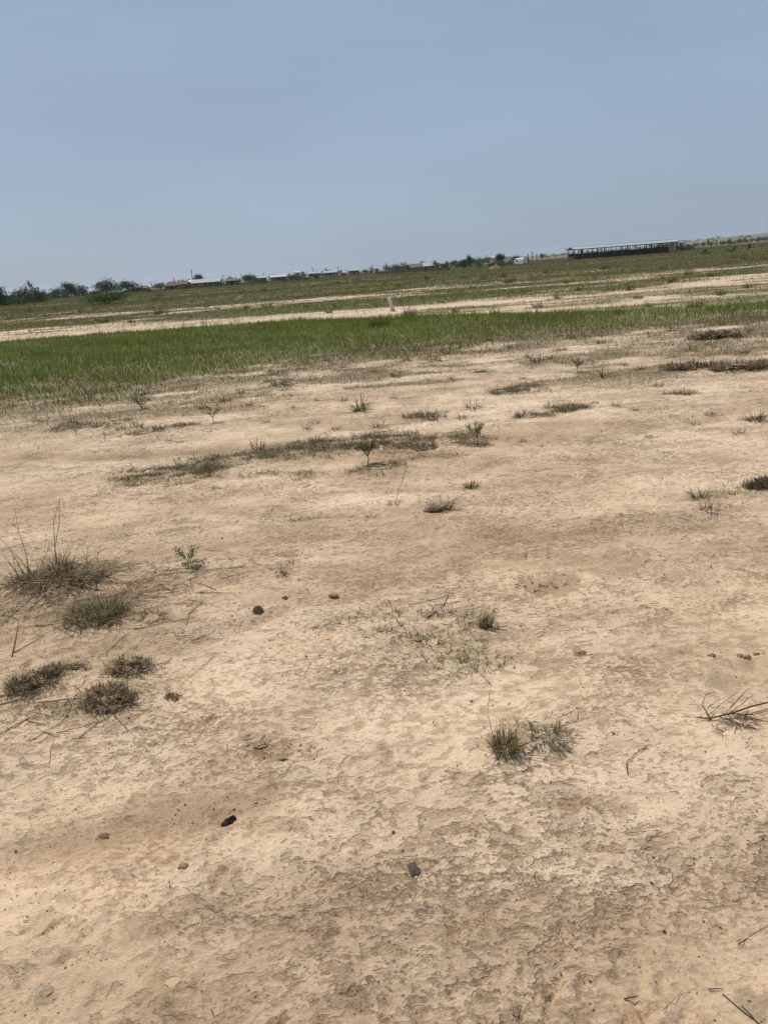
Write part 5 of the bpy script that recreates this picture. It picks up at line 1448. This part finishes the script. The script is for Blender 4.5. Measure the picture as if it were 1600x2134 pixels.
def utility_pole(u, top, d, label, arm=True, h=None):
    x = X_at(u, d, 4.0); z = hz(x, d)
    dd = ray(u, top); tt = d / dd[1]; zt = CAM_H + dd[2] * tt
    t = thing('utility_pole', label, 'pole', (x, d, z), 0, 'utility poles of the village')
    hgt = zt - z; k = d / 1000 * .30 + .10
    MB().tube([(0, 0, -.4), (0, 0, hgt * .5), (0, 0, hgt)], [k, k * .9, k * .75], 6).build('shaft', M_POLE, t)
    if arm: MB().box(-.7, .7, -.08, .08, hgt - .55, hgt - .38).build('crossarm', M_POLE, t)
PL = 'thin dark utility pole standing above the village roofs'
for (u, top, d, lb) in [(239, 582, 480, 'utility pole beside the pale round tree'), (315, 587, 620, 'utility pole left of the spreading dark tree'), (363, 578, 560, 'utility pole above the brown thatched house'),
                        (401, 561, 400, 'tallest utility pole, beside the dense round dark tree'), (465, 572, 600, 'utility pole above the dark bush and metal roof'), (549, 568, 640, 'utility pole above the small white-roofed shed'),
                        (651.5, 557, 560, 'leaning-looking utility pole, left of the two over the white roofs'), (704, 556, 640, 'utility pole, right of the two over the white roofs'), (805, 548, 800, 'faint utility pole above the mud wall'),
                        (846, 545, 760, 'utility pole above the dark tree by the gabled roof'), (881.5, 552, 420, 'short pole in front of the wide white roof'), (1099.5, 528, 240, 'pole right of the white van'),
                        (1109, 524, 420, 'taller pole, middle of three right of the van'), (1118, 528, 420, 'pole, last of three right of the van'), (350, 587, 900, 'tiny distant pole left of the thatched house'),
                        (380, 585, 900, 'tiny distant pole above the tan mud house'), (930, 543, 900, 'tiny distant pole over the hazy town'), (952, 545, 900, 'tiny distant pole beside the two-lobed tree'), (921, 546, 900, 'tiny distant pole at the start of the hazy town')]:
    utility_pole(u, top, d, lb, d > 300 and u not in (881.5,))

# white van in the hollow
d = 252; x0 = X_at(1085, d); z0 = hz(x0, d)
t = thing('van', 'white box van parked in the hollow left of the shed', 'van', (x0, d, z0), 0.5)
prof = [(-1.0, .55), (1.0, .55), (1.0, 1.55), (.93, 2.12), (.7, 2.32), (-.7, 2.32), (-.93, 2.12), (-1.0, 1.55)]
mb = MB(); K = len(prof)
for (yy, s, dz) in ((-2.4, .95, .0), (-2.3, 1, 0), (1.0, 1, 0), (1.6, .97, -.2), (2.2, .95, -.9)):
    mb.v += [(px * s, yy, min(pz, 2.32 + dz) if pz > .6 else pz) for px, pz in prof]
for i in range(4):
    for j in range(K): mb.f.append((i * K + j, i * K + (j + 1) % K, i * K + K + (j + 1) % K, i * K + K + j))
mb.f += [tuple(range(K))[::-1], tuple(4 * K + j for j in range(K))]
mb.build('body', M_WHITE, t)
for sx_ in (-1, 1):
    MB().box(sx_ * .44 - .38, sx_ * .44 + .38, -2.44, -2.395, .8, 2.1).build('rear_door', M_WHITE, t)
    MB().box(sx_ * .85 - .08, sx_ * .85 + .08, -2.45, -2.39, .95, 1.25).build('tail_light', M_RUST, t)
    for yy in (-1.5, 1.5):
        w_ = MB().tube([(sx_ * .98, yy, .36), (sx_ * .76, yy, .36)], [.36, .36], 14).build('wheel', M_TYRE, t)
        MB().tube([(sx_ * 1.0, yy, .36), (sx_ * .96, yy, .36)], [.19, .19], 10).build('rim', M_SHEETG, w_)
    MB().box(sx_ * 1.012 - .015, sx_ * 1.012 + .015, .5, 1.1, 1.45, 1.95).build('side_window', M_GLASS, t)
MB().box(-1.0, 1.0, -2.52, -2.36, .45, .68).build('bumper', M_TYRE, t)

# orange gravel heap
d = 152; x0 = X_at(1030, d); z0 = hz(x0, d)
t = thing('gravel_heap', 'orange laterite gravel heap with a long left tail', 'heap', (x0, d, z0 - .05))
w = metres(36, d)
bm = bmesh.new(); bmesh.ops.create_grid(bm, x_segments=34, y_segments=22, size=1.0)
for v in bm.verts:
    a, b = v.co.x, v.co.y
    hgt = 1.05 * max(0, 1 - math.hypot((a - .28) / .62, b / .9)) + .62 * max(0, 1 - math.hypot((a + .35) / .62, b / .75))
    nz = float(fbm(np.array([a * 6]), np.array([b * 6]), 3, 5)[0]) - .5
    v.co = Vector((a * w / 2, b * w * .36, hgt * (1 + .5 * nz) + .05 * nz - .06))
me = bpy.data.meshes.new('gravel'); bm.to_mesh(me); bm.free()
link('gravel', me, M_ORANGE, t)

# ------------------------------------------------------------------ haze
hb = MB().box(-4200, 4200, -90, 4700, -3.5, 48)
m, n_, l_, out_ = new_mat('dusty_air')
pv = n_.new('ShaderNodeVolumePrincipled')
pv.inputs['Color'].default_value = (0.78, 0.88, 1.0, 1)
pv.inputs['Density'].default_value = 0.00012
pv.inputs['Anisotropy'].default_value = 0.2
l_.new(pv.outputs['Volume'], out_.inputs['Volume'])
hz_o = hb.build('haze', m)
tag(hz_o, 'thin dusty air fading the far ridge and town', 'haze', kind='stuff')
